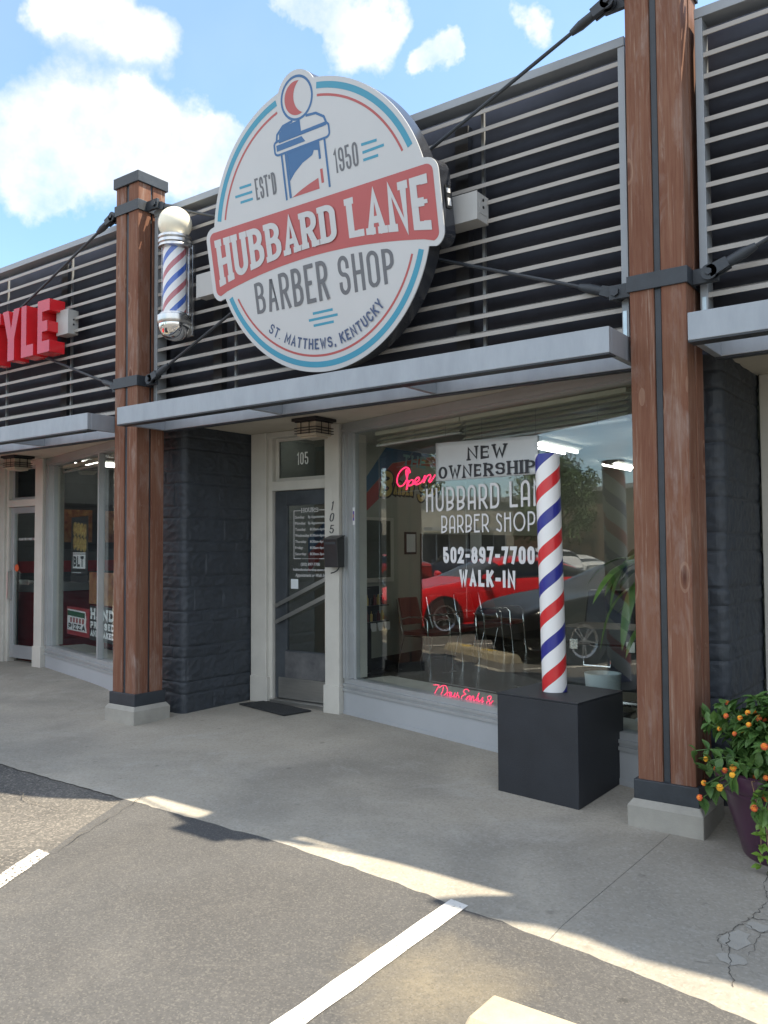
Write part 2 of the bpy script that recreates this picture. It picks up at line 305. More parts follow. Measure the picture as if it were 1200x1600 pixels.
M['gold'] = mat("gold_paint", (0.55, 0.42, 0.13), 0.5, 0, 0.15, 6)
M['blind'] = mat("vinyl_blind", (0.60, 0.59, 0.50), 0.55, 0, 0.06, 3)
M['mirror'] = mat("mirror", (0.5, 0.52, 0.5), 0.06, 1.0, 0.02, 3)
M['chair_red'] = mat("burgundy_vinyl", (0.13, 0.025, 0.022), 0.4, 0, 0.15, 6)
M['black_plastic'] = mat("black_plastic", (0.02, 0.021, 0.023), 0.35, 0, 0.2, 6)
M['leaf_in'] = mat("house_plant_leaf", (0.05, 0.13, 0.022), 0.35, 0, 0.3, 12, col2=(0.13, 0.22, 0.05))
M['white_pot'] = mat("pale_ceramic", (0.55, 0.62, 0.63), 0.3, 0, 0.04, 4)
M['lamp_glass'] = mat("lamp_amber_glass", (0.42, 0.37, 0.29), 0.3, 0, 0.06, 6)
M['bronze'] = mat("dark_bronze", (0.03, 0.03, 0.032), 0.4, 0.4, 0.2, 8)
M['mat_rubber'] = mat("rubber_mat", (0.022, 0.024, 0.026), 0.85, 0, 0.3, 20, 0.6, 160)
M['pot'] = mat("plum_glazed_pot", (0.062, 0.024, 0.05), 0.3, 0, 0.14, 4)
M['soil'] = mat("soil", (0.03, 0.022, 0.016), 0.95, 0, 0.3, 25, 0.6, 60)
M['leaf'] = mat("lantana_leaf", (0.032, 0.092, 0.022), 0.5, 0, 0.35, 14, 0.4, 90, col2=(0.10, 0.19, 0.04))
M['leaf_pale'] = mat("vine_leaf", (0.13, 0.24, 0.03), 0.5, 0, 0.3, 14)
M['stem'] = mat("vine_stem", (0.26, 0.17, 0.10), 0.6, 0, 0.2, 10)
M['fl_orange'] = mat("orange_petal", (0.72, 0.20, 0.02), 0.55, 0, 0.25, 60)
M['fl_yellow'] = mat("yellow_petal", (0.80, 0.40, 0.025), 0.55, 0, 0.2, 60)
M['fl_red'] = mat("coral_petal", (0.58, 0.10, 0.035), 0.55, 0, 0.3, 60)
M['pizza_red'] = mat("pizza_red", (0.30, 0.02, 0.028), 0.35, 0, 0.08, 3)
M['pizza_green'] = mat("pizza_green", (0.02, 0.10, 0.05), 0.4, 0, 0.08, 3)
M['poster_black'] = mat("poster_black", (0.024, 0.024, 0.026), 0.35, 0, 0.1, 3)
M['food'] = mat("food_print", (0.12, 0.055, 0.012), 0.4, 0, 0.3, 26, col2=(0.55, 0.42, 0.14))
M['food2'] = mat("pizza_print", (0.14, 0.02, 0.015), 0.4, 0, 0.3, 9, col2=(0.36, 0.20, 0.07))
M['teal_sticker'] = mat("teal_sticker", (0.16, 0.38, 0.42), 0.4, 0, 0.05, 4)
M['purple'] = mat("sticker_purple", (0.09, 0.05, 0.30), 0.4, 0, 0.1, 9)
M['paint'] = carpaint("car_paint")
M['paint'].node_tree.nodes['Principled BSDF'].inputs['Specular IOR Level'].default_value = 0.3
M['tyre'] = mat("tyre_rubber", (0.018, 0.018, 0.018), 0.8, 0, 0.2, 10)
M['rim'] = mat("alloy_rim", (0.5, 0.5, 0.51), 0.25, 0.9, 0.05, 5)
M['lens'] = mat("headlight_lens", (0.55, 0.57, 0.58), 0.1, 0.3, 0.1, 10)
M['tail'] = mat("tail_light", (0.35, 0.01, 0.012), 0.15, 0, 0.1, 10)
M['bldg'] = mat("beige_facade", (0.36, 0.33, 0.28), 0.85, 0, 0.1, 1.5)
M['bldg2'] = mat("brown_brick_facade", (0.17, 0.115, 0.085), 0.9, 0, 0.2, 3)
M['dark_glass'] = mat("far_window", (0.03, 0.035, 0.04), 0.08, 0, 0.2, 2)
M['bark'] = mat("bark", (0.09, 0.065, 0.045), 0.9, 0, 0.3, 10, 0.5, 30)
M['tree_leaf'] = mat("tree_leaf", (0.03, 0.065, 0.015), 0.6, 0, 0.4, 1.5, col2=(0.085, 0.14, 0.035))
M['roof'] = mat("roof_membrane", (0.3, 0.3, 0.3), 0.9, 0, 0.1, 2)

# ------------------------------------------------------------------ mesh helpers
class MB:
    def __init__(s): s.v = []; s.f = []; s.mi = []
    def add(s, vs, fs, m=0):
        o = len(s.v); s.v += [tuple(x) for x in vs]
        for f in fs: s.f.append(tuple(i + o for i in f)); s.mi.append(m)
    def hexa(s, p, m=0):   # p: 4 bottom ccw, 4 top
        s.add(p, [(3, 2, 1, 0), (4, 5, 6, 7), (0, 1, 5, 4), (1, 2, 6, 5), (2, 3, 7, 6), (3, 0, 4, 7)], m)
    def box(s, x0, x1, y0, y1, z0, z1, m=0):
        s.hexa([(x0, y0, z0), (x1, y0, z0), (x1, y1, z0), (x0, y1, z0), (x0, y0, z1), (x1, y0, z1), (x1, y1, z1), (x0, y1, z1)], m)
    def prism(s, poly, mp, d0, d1, m=0, mside=None):
        n = len(poly)
        vs = [mp(u, v, d0) for u, v in poly] + [mp(u, v, d1) for u, v in poly]
        s.add(vs, [tuple(range(n - 1, -1, -1)), tuple(range(n, 2 * n))], m)
        s.add(vs, [(i, (i + 1) % n, n + (i + 1) % n, n + i) for i in range(n)], m if mside is None else mside)
    def flat(s, poly, mp, d, m=0): s.add([mp(u, v, d) for u, v in poly], [tuple(range(len(poly)))], m)
    def mbox(s, mp, u0, u1, v0, v1, d0, d1, m=0): s.prism([(u0, v0), (u1, v0), (u1, v1), (u0, v1)], mp, d0, d1, m)
    def tube(s, pts, r, n=8, m=0, closed=False):
        P = [Vector(p) for p in pts]; N = len(P); rs = r if isinstance(r, (list, tuple)) else [r] * N
        up = None; rings = []
        for i in range(N):
            a = P[(i - 1) % N] if (i or closed) else P[i]; b = P[(i + 1) % N] if (i < N - 1 or closed) else P[i]
            t = (b - a)
            if t.length < 1e-9: t = Vector((0, 0, 1))
            t.normalize()
            if up is None:
                up = Vector((0, 0, 1)) if abs(t.z) < 0.9 else Vector((1, 0, 0))
            x = up.cross(t)
            if x.length < 1e-6: x = Vector((1, 0, 0)).cross(t)
            x.normalize(); y = t.cross(x); up = y
            rings.append([P[i] + (x * math.cos(2 * math.pi * k / n) + y * math.sin(2 * math.pi * k / n)) * rs[i] for k in range(n)])
        vs = [p for rg in rings for p in rg]; fs = []
        for i in range(N if closed else N - 1):
            j = (i + 1) % N
            for k in range(n): fs.append((i * n + k, i * n + (k + 1) % n, j * n + (k + 1) % n, j * n + k))
        if not closed: fs += [tuple(range(n - 1, -1, -1)), tuple(range((N - 1) * n, N * n))]
        s.add(vs, fs, m)
    def lathe(s, prof, c, n=32, m=0, ax='z'):
        vs = []; fs = []
        for (r, z) in prof:
            for k in range(n):
                a = 2 * math.pi * k / n
                if ax == 'z': vs.append((c[0] + r * math.cos(a), c[1] + r * math.sin(a), c[2] + z))
                elif ax == 'x': vs.append((c[0] + z, c[1] + r * math.cos(a), c[2] + r * math.sin(a)))
                else: vs.append((c[0] + r * math.sin(a), c[1] + z, c[2] + r * math.cos(a)))
        for i in range(len(prof) - 1):
            for k in range(n): fs.append((i * n + k, i * n + (k + 1) % n, (i + 1) * n + (k + 1) % n, (i + 1) * n + k))
        fs += [tuple(range(n - 1, -1, -1)), tuple(range((len(prof) - 1) * n, len(prof) * n))]
        s.add(vs, fs, m)
    def ball(s, c, r, nu=16, nv=10, m=0, sq=(1, 1, 1)):
        prof = [(max(1e-4, r * math.sin(math.pi * i / nv)), -r * math.cos(math.pi * i / nv)) for i in range(nv + 1)]
        o = len(s.v); s.lathe(prof, (0, 0, 0), nu, m)
        for i in range(o, len(s.v)):
            x, y, z = s.v[i]; s.v[i] = (c[0] + x * sq[0], c[1] + y * sq[1], c[2] + z * sq[2])
    def ribbon(s, pts, hw, mp, d, m=0, closed=False):
        """flat strip of half width hw (per point or one value) along a 2D polyline"""
        P = [Vector(p) for p in pts]; n = len(P); H = hw if isinstance(hw, (list, tuple)) else [hw] * n
        if n < 2: return
        vs = []
        for i in range(n):
            a = P[i] - P[i - 1] if (i > 0 or closed) else P[1] - P[0]
            b = P[(i + 1) % n] - P[i] if (i < n - 1 or closed) else P[n - 1] - P[n - 2]
            if a.length < 1e-9: a = b
            if b.length < 1e-9: b = a
            a = a.normalized(); b = b.normalized()
            na = Vector((-a.y, a.x)); nb = Vector((-b.y, b.x)); nn = na + nb
            if nn.length < 0.3: nn = na
            nn.normalize(); k = max(0.45, nn.dot(na)); o = nn * (H[i] / k)
            vs += [mp(P[i].x + o.x, P[i].y + o.y, d), mp(P[i].x - o.x, P[i].y - o.y, d)]
        fs = [(2 * i, 2 * i + 1, 2 * ((i + 1) % n) + 1, 2 * ((i + 1) % n)) for i in range(n if closed else n - 1)]
        s.add(vs, fs, m)

OFF = {}
def thing(name, label, cat, loc, group=None):
    o = bpy.data.objects.new(name, None); COL.objects.link(o); o.location = loc; o.empty_display_size = 0.2
    o['label'] = label; o['category'] = cat
    if group: o['group'] = group
    OFF[o.name] = Vector(loc); return o
def ob(name, mb, mats, parent=None, smooth=False, bevel=0.0, label=None, cat=None, group=None, kind=None, origin=None, sub=0):
    me = bpy.data.meshes.new(name)
    if parent is not None: off = OFF[parent.name]
    elif origin is not None: off = Vector(origin)
    else: off = Vector((0, 0, 0))
    me.from_pydata([(v[0] - off.x, v[1] - off.y, v[2] - off.z) for v in mb.v], [], mb.f)
    for m in (mats if isinstance(mats, (list, tuple)) else [mats]): me.materials.append(M[m] if isinstance(m, str) else m)
    me.polygons.foreach_set('material_index', mb.mi)
    if smooth: me.polygons.foreach_set('use_smooth', [True] * len(me.polygons))
    me.update()
    o = bpy.data.objects.new(name, me); COL.objects.link(o)
    if parent is not None: o.parent = parent; OFF[o.name] = off
    else: o.location = off; OFF[o.name] = off
    if bevel:
        b = o.modifiers.new('bevel', 'BEVEL'); b.width = bevel; b.segments = 2; b.limit_method = 'ANGLE'; b.angle_limit = R(40)
    if sub:
        b = o.modifiers.new('sub', 'SUBSURF'); b.levels = sub; b.render_levels = sub
    if smooth and not sub:
        try:
            me.set_sharp_from_angle(angle=R(38))
        except Exception: pass
    if label: o['label'] = label
    if cat: o['category'] = cat
    if group: o['group'] = group
    if kind: o['kind'] = kind
    return o
def copy_tree(o, loc=None, parent=None):
    c = o.copy(); COL.objects.link(c)
    if parent is not None: c.parent = parent
    if loc is not None: c.location = loc
    for ch in list(o.children): copy_tree(ch, None, c)
    return c
def xyz(u, v, d): return (u, v, d)
def XZ(y): return lambda u, v, d: (u, y - d, v)          # upright plane facing -Y, d outward

# ------------------------------------------------------------------ stroke lettering
G = {}
def g(ch, w, *st): G[ch] = (w, st)
g('A', 1.0, [(0, 0), (.5, 1), (1, 0)], [(.17, .3), (.83, .3)])
g('B', 1.0, [(0, 0), (0, 1)], [(0, 1), (.92, 1, 1), (.92, .53, 1), (0, .53)], [(.45, .53), (1, .53, 1), (1, 0, 1), (0, 0)])
g('C', 1.0, [(1, .72), (1, 1, 1), (0, 1, 1), (0, 0, 1), (1, 0, 1), (1, .28)])
g('D', 1.0, [(0, 0), (0, 1)], [(0, 1), (1, 1, 1), (1, 0, 1), (0, 0)])
g('E', .85, [(1, 1), (0, 1), (0, 0), (1, 0)], [(0, .52), (.85, .52)])
g('F', .85, [(1, 1), (0, 1), (0, 0)], [(0, .5), (.8, .5)])
g('G', 1.0, [(1, .75), (1, 1, 1), (0, 1, 1), (0, 0, 1), (1, 0, 1), (1, .45), (.55, .45)])
g('H', 1.0, [(0, 0), (0, 1)], [(1, 0), (1, 1)], [(0, .5), (1, .5)])
g('I', 0.0, [(.5, 0), (.5, 1)])
g('K', 1.0, [(0, 0), (0, 1)], [(1, 1), (.05, .42)], [(.35, .6), (1, 0)])
g('L', .8, [(0, 1), (0, 0), (1, 0)])
g('M', 1.3, [(0, 0), (0, 1), (.5, .25), (1, 1), (1, 0)])
g('N', 1.05, [(0, 0), (0, 1), (1, 0), (1, 1)])
g('O', 1.05, [(.5, 0), (1, 0, 1), (1, 1, 1), (0, 1, 1), (0, 0, 1), (.5, 0)])
g('P', .95, [(0, 0), (0, 1)], [(0, 1), (1, 1, 1), (1, .45, 1), (0, .45)])
g('R', 1.0, [(0, 0), (0, 1)], [(0, 1), (1, 1, 1), (1, .48, 1), (0, .48)], [(.5, .48), (1, 0)])
g('S', 1.0, [(1, .74), (1, 1, 1), (0, 1, 1), (0, .52, 1), (1, .52, 1), (1, 0, 1), (0, 0, 1), (0, .26)])
g('T', .95, [(0, 1), (1, 1)], [(.5, 1), (.5, 0)])
g('U', 1.0, [(0, 1), (0, 0, 1), (1, 0, 1), (1, 1)])
g('W', 1.4, [(0, 1), (.26, 0), (.5, .8), (.74, 0), (1, 1)])
g('Y', 1.0, [(0, 1), (.5, .45), (1, 1)], [(.5, .45), (.5, 0)])
g('Z', .9, [(0, 1), (1, 1), (0, 0), (1, 0)])
g('0', 1.0, [(.5, 0), (1, 0, 1), (1, 1, 1), (0, 1, 1), (0, 0, 1), (.5, 0)])
g('1', .35, [(0, .85), (1, 1), (1, 0)])
g('2', 1.0, [(0, .72), (0, 1, 1), (1, 1, 1), (1, .6, 1), (0, 0), (1, 0)])
g('5', 1.0, [(.95, 1), (0, 1), (0, .56), (1, .6, 1), (1, 0, 1), (0, 0, 1), (0, .26)])
g('7', 1.0, [(0, 1), (1, 1), (.35, 0)])
g('8', 1.0, [(.5, .53), (.95, .53, 1), (.95, 1, 1), (.05, 1, 1), (.05, .53, 1), (.5, .53)], [(.5, .53), (1, .53, 1), (1, 0, 1), (0, 0, 1), (0, .53, 1), (.5, .53)])
g('9', 1.0, [(0, .24), (0, 0, 1), (1, 0, 1), (1, 1, 1), (.5, 1)], [(.5, 1), (0, 1, 1), (0, .45, 1), (1, .45)])
g('-', .55, [(0, .45), (1, .45)])
g('.', 0.0, [(.5, 0), (.5, .09)])
g(',', .1, [(.9, .12), (.2, -.22)])
g("'", 0.0, [(.5, 1), (.5, .78)])
g(' ', .55)
DECO = dict(G)
DECO['A'] = (.9, ([(0, 0), (0, 1, 1), (1, 1, 1), (1, 0)], [(-.1, .28), (1, .28)]))
DECO['B'] = (.95, ([(0, 0), (0, 1)], [(0, 1), (1, 1, 1), (1, .34, 1), (-.12, .34)], [(.55, .335), (1, .30, 1), (.85, .05, 1), (0, 0)]))
DECO['R'] = (.95, ([(0, 0), (0, 1)], [(0, 1), (1, 1, 1), (1, .36, 1), (-.12, .36)], [(.45, .36), (1.05, 0)]))
DECO['P'] = (.95, ([(0, 0), (0, 1)], [(0, 1), (1, 1, 1), (1, .34, 1), (-.12, .34)],))
DECO['H'] = (.9, ([(0, 0), (0, 1)], [(1, 0), (1, 1)], [(-.15, .72), (1, .72)]))
DECO['E'] = (.8, ([(1, 1), (0, 1), (0, 0), (1, 0)], [(0, .7), (.9, .7)]))
DECO['S'] = (.75, ([(1, .85), (.5, 1, 1), (0, .95, 1), (0, .62, 1), (1, .4, 1), (1, 0, 1), (.4, 0, 1), (-.1, .12)],))
DECO['O'] = (1.7, ([(.5, 0), (1, 0, 1), (1, 1, 1), (0, 1, 1), (0, 0, 1), (.5, 0)],))
def fillet(pts, Rr):
    o = []
    for i, p in enumerate(pts):
        q = Vector(p[:2])
        if len(p) == 2 or i in (0, len(pts) - 1): o.append(q); continue
        a = Vector(pts[i - 1][:2]) - q; b = Vector(pts[i + 1][:2]) - q
        la, lb = a.length, b.length
        ra = min(Rr[0] if abs(a.x) > abs(a.y) else Rr[1], la * (.5 if len(pts[i - 1]) == 3 else 1.0))
        rb = min(Rr[0] if abs(b.x) > abs(b.y) else Rr[1], lb * (.5 if len(pts[i + 1]) == 3 else 1.0))
        A = q + a.normalized() * ra; B = q + b.normalized() * rb
        for k in range(8):
            t = k / 7.0; c = 0.45
            o.append(A * (1 - t) ** 3 + (A * c + q * (1 - c)) * 3 * (1 - t) ** 2 * t + (B * c + q * (1 - c)) * 3 * (1 - t) * t * t + B * t ** 3)
    return o
def letters(mb, text, mp, u0, u1, v0, v1, sw, d=0.002, m=0, gap=0.35, font=None, serif=0.0, thin=None, slant=0.0, rad=None):
    """letters drawn from strokes; mp(u, v, d) places them; sw = stroke width"""
    F = font or G
    ws = [F[c][0] for c in text]; n = len(text)
    extra = sum(sw for c in text if c != ' ')
    U = (u1 - u0 - extra) / (sum(ws) + gap * (n - 1)); gp = gap * U
    x = u0; lay = 0
    H = v1 - v0 - sw
    for c, wd in zip(text, ws):
        gw = wd * U; k = 0
        for st in F[c][1]:
            base = x + sw / 2
            def pos(p):
                yy = v0 + sw / 2 + p[1] * H
                q = (base + p[0] * gw + slant * (yy - v0), yy)
                return q + tuple(p[2:])
            pts = [pos(p) for p in st]
            rr = rad if rad else (gw * .5 + sw * .2, max(gw * .62, H * .2))
            fp = fillet(pts, rr)
            # end caps reach the box
            hws = []
            for i in range(len(fp)):
                a = fp[min(i + 1, len(fp) - 1)] - fp[max(i - 1, 0)]
                t = abs(a.y) / (a.length + 1e-9)
                hws.append(sw / 2 if thin is None else (thin + (sw - thin) * t) / 2)
            e0, e1 = fp[0].copy(), fp[-1].copy()
            closed = (e0 - e1).length < 1e-6
            if not closed and wd > 0 and len(fp) > 1:
                pass
            if closed:
                mb.ribbon([(p.x, p.y) for p in fp[:-1]], hws[:-1], mp, d + lay * .00025, m, True)
            else:
                q = [(p.x, p.y) for p in fp]
                # lengthen free ends by half the stroke
                for end, nxt, ix in ((e0, fp[1], 0), (e1, fp[-2], -1)):
                    t = (end - nxt)
                    if t.length > 1e-9 and c not in "'.,":
                        if abs(t.y) > abs(t.x) * .8: e = end + t.normalized() * (sw / 2 * min(1, t.length / abs(t.y) if t.y else 1)); q[ix] = (e.x, e.y)
                        elif thin is None and st[ix][0] in (0, 1): e = end + t.normalized() * sw / 2; q[ix] = (e.x, e.y)
                mb.ribbon(q, hws, mp, d + lay * .00025, m)
            lay += 1
            if serif and not closed:
                for end, nxt, ix in ((e0, fp[1], 0), (e1, fp[-2], -1)):
                    sp = st[ix]; t = end - nxt; th = (thin or sw) * .5
                    if sp[1] in (0, 1) and abs(t.y) > abs(t.x) * .6 and len(sp) == 2:
                        yy = v0 + th if sp[1] == 0 else v1 - th
                        mb.ribbon([(end.x - sw / 2 - serif, yy), (end.x + sw / 2 + serif, yy)], th, mp, d + lay * .00025, m); lay += 1
                    elif abs(t.x) >= abs(t.y) * .6 and sp[0] in (1, .85, .8) and len(sp) == 2:
                        sg = 1 if sp[1] < .3 else -1
                        if .3 <= sp[1] <= .7: mb.ribbon([(end.x, end.y - serif * .9), (end.x, end.y + serif * .9)], th, mp, d + lay * .00025, m)
                        else: mb.ribbon([(end.x, end.y - sg * th), (end.x, end.y + sg * serif * 2.2)], th, mp, d + lay * .00025, m)
                        lay += 1
        x += gw + gp + (sw if c != ' ' else 0)
def btext(mb, s, mp, u0, v0, h, width=None, d=0.002, m=0, bold=0.0, right=False, shear=0.0):
    """small print set in the built-in face"""
    cu = bpy.data.curves.new('t', 'FONT'); cu.body = s; cu.offset = bold; cu.resolution_u = 2; cu.shear = shear
    o = bpy.data.objects.new('t', cu); COL.objects.link(o)
    dg = bpy.context.evaluated_depsgraph_get(); dg.update()
    me = bpy.data.meshes.new_from_object(o.evaluated_get(dg))
    vs = [v.co.copy() for v in me.vertices]; fs = [tuple(p.vertices) for p in me.polygons]
    bpy.data.objects.remove(o); bpy.data.curves.remove(cu); bpy.data.meshes.remove(me)
    if not vs: return
    x0 = min(v.x for v in vs); x1 = max(v.x for v in vs); k = h / 0.72
    kx = k if width is None else width / (x1 - x0)
    if right: u0 = u0 - (x1 - x0) * kx
    mb.add([mp(u0 + (v.x - x0) * kx, v0 + v.y * k, d) for v in vs], fs, m)

# ------------------------------------------------------------------ ground
def sstep(a, b, x):
    t = max(0.0, min(1.0, (x - a) / (b - a))); return t * t * (3 - 2 * t)
def gz(x, y):
    xc = max(-8.0, min(12.0, x))
    g0 = -0.0075 * xc
    if y < -1.4: g0 -= 0.012 * min(30.0, -1.4 - y)
    hi = 0.02 + 0.05 * sstep(-0.3, -1.6, x)
    return g0 + (hi - g0) * sstep(0.0, 0.8, y)
EDGE = [(-40, -1.5), (-6, -1.47), (0.64, -1.45), (2.05, -1.44), (3.52, -1.43), (4.23, -1.50), (4.86, -1.575), (5.51, -1.65), (6.05, -1.76), (9, -1.9), (40, -2.2)]
def edge_y(x):
    for (a, ya), (b, yb) in zip(EDGE, EDGE[1:]):
        if a <= x <= b: return ya + (yb - ya) * (x - a) / (b - a)
    return -1.6
def frange(a, b, s):
    n = max(1, int(round((b - a) / s))); return [a + (b - a) * i / n for i in range(n + 1)]
xs = [-400, -150, -60, -30] + frange(-16, 18, 0.5) + [30, 60, 150, 400]
ys = [-400, -150, -60, -30] + frange(-12, 3, 0.5) + [12, 30, 60, 150, 400]
mb = MB(); nx = len(xs)
for y in ys:
    for x in xs: mb.v.append((x, y, gz(x, y) - 0.016))
for j in range(len(ys) - 1):
    for i in range(nx - 1): mb.f.append((j * nx + i, j * nx + i + 1, (j + 1) * nx + i + 1, (j + 1) * nx + i)); mb.mi.append(0)
ob('parking_lot', mb, 'old_asphalt', kind='structure')
# newer sealed asphalt in front of the barber shop
mb = MB(); rows = []
px = frange(-3.6, 14, 0.08)
def left_edge(y): return 2.10 + (-1.42 - y) * 0.56 + 0.02 * noise.noise(Vector((y * 6, 3, 0)))
yrow = frange(0, 1, 0.04)
for j, t in enumerate(yrow):
    for i in range(101):
        s = i / 100.0
        ye = -1.36; y = ye + (-9 - ye) * (t ** 1.6)
        x0 = left_edge(y); x = x0 + (14 - x0) * (s ** 1.3)
        mb.v.append((x, y, gz(x, y) - 0.010))
for j in range(len(yrow) - 1):
    for i in range(100): a = j * 101 + i; mb.f.append((a, a + 1, a + 102, a + 101)); mb.mi.append(0)
ob('asphalt_patch', mb, 'new_asphalt', kind='structure')
# concrete walkway, in slabs with open joints
mb = MB(); cuts = [-16, -11.2, -7.6, -4.2, -0.55, 5.17, 9.6, 14, 18]
for a, b in zip(cuts, cuts[1:]):
    xx = frange(a + 0.0012, b - 0.0012, 0.06); yy = [0, .04, .1, .2, .35, .5, .65, .8, .9, 1.0]
    o = len(mb.v)
    for x in xx:
        e = edge_y(x) + 0.018 * noise.noise(Vector((x * 5, 0, 0))) + 0.012 * noise.noise(Vector((x * 21, 7, 0))) + 0.006 * noise.noise(Vector((x * 60, 9, 0)))
        for t in yy:
            y = e + (1.75 - e) * t; z = gz(x, y) - (0.010 if t == 0 else 0.0); mb.v.append((x, y, z))
    k = len(yy)
    for i in range(len(xx) - 1):
        for j in range(k - 1): mb.f.append((o + i * k + j, o + (i + 1) * k + j, o + (i + 1) * k + j + 1, o + i * k + j + 1)); mb.mi.append(0)
ob('walkway', mb, 'walk', kind='structure')
def on_ground(pts, hw, lift): 
    mbb = MB(); mbb.ribbon(pts, hw, lambda u, v, d: (u, v, gz(u, v) + d), lift); return mbb
# cracks at the right-hand end of the walkway
mb = MB()
def crack(a, b, n, wob, w0, sd):
    rnd = random.Random(sd); pts = []; hs = []
    A = Vector(a); B = Vector(b); nrm = Vector((-(B - A).y, (B - A).x)).normalized()
    for i in range(n + 1):
        t = i / n; p = A.lerp(B, t) + nrm * (noise.noise(Vector((t * 5, sd, 0))) * wob + rnd.uniform(-1, 1) * wob * .3)
        pts.append((p.x, p.y)); hs.append(w0 * rnd.uniform(.25, 1.0) * (1 if 0 < i < n else .2))
    mb.ribbon(pts, hs, lambda u, v, d: (u, v, gz(u, v) + d), .003)
CR = [(5.89, -1.58), (5.84, -1.42), (5.79, -1.25), (5.76, -1.12), (5.78, -1.0), (5.80, -.93), (5.81, -.80), (5.82, -.69), (5.76, -.5), (5.74, -.3)]
for i_, (a_, b_) in enumerate(zip(CR, CR[1:])): crack(a_, b_, 9, .016, .0028, 3 + i_)
for a_, b_, n_, w_, sd_ in (((5.76, -1.12), (5.73, -1.2), 6, .004, 31), ((5.73, -1.2), (5.79, -1.32), 8, .003, 32), ((5.79, -1.0), (5.87, -1.06), 6, .0035, 33), ((5.87, -1.06), (5.93, -.95), 8, .004, 34), ((5.80, -.93), (5.9, -.9), 8, .004, 35), ((5.87, -1.06), (5.88, -1.3), 12, .0025, 36), ((5.82, -.69), (6.1, -.62), 14, .005, 37), ((5.84, -1.42), (5.70, -1.47), 8, .002, 38)): crack(a_, b_, n_, .016, w_ * .6, sd_)
crack((2.2, -1.36), (2.62, -2.26), 20, .03, .004, 21); crack((.2, -1.9), (2.0, -1.8), 30, .1, .004, 25)
ob('pavement_cracks', mb, 'dirt', kind='structure')
mb = MB(); rnd = random.Random(2)
for cx_, cy_, rx_, ry_ in ((5.80, -1.18, .05, .10), (5.85, -1.0, .05, .04), (5.83, -1.36, .05, .05)):
    mb.add([(cx_ + rx_ * (1 + rnd.uniform(-.25, .25)) * math.cos(k * .45), cy_ + ry_ * (1 + rnd.uniform(-.25, .25)) * math.sin(k * .45), gz(cx_, cy_) + .002) for k in range(14)], [tuple(range(14))])
ob('mortar_patch', mb, 'plinth', kind='structure')
# painted bay lines
def line(name, poly, m):
    mbb = MB(); (a, b, c, d) = [Vector(p) for p in poly]; n = 40; vs = []
    for i in range(n + 1):
        t = i / n; l = a.lerp(d, t); r_ = b.lerp(c, t)
        wv = 0.006 * noise.noise(Vector((t * 14, 3, 1)))
        for p, s in ((l, 1), (r_, -1)):
            x = p.x + s * wv + s * 0.005 * noise.noise(Vector((t * 40, s, 5))); vs.append((x, p.y, gz(x, p.y) - 0.005))
    mbb.add(vs, [(2 * i, 2 * i + 1, 2 * i + 3, 2 * i + 2) for i in range(n)])
    return ob(name, mbb, m, kind='structure')
line('parking_line', [(4.635, -1.515), (4.735, -1.53), (4.80, -4.2), (4.70, -4.2)], 'line_paint')
line('parking_line', [(2.49, -2.27), (2.60, -2.27), (3.45, -3.85), (3.33, -3.85)], 'line_worn')
line('parking_line', [(7.3, -1.85), (7.4, -1.85), (7.45, -5.6), (7.35, -5.6)], 'line_paint')
for xl in (-0.3, -3.1, -5.9): line('parking_line', [(xl, -1.75), (xl + .1, -1.75), (xl + .35, -5.6), (xl + .25, -5.6)], 'line_worn')

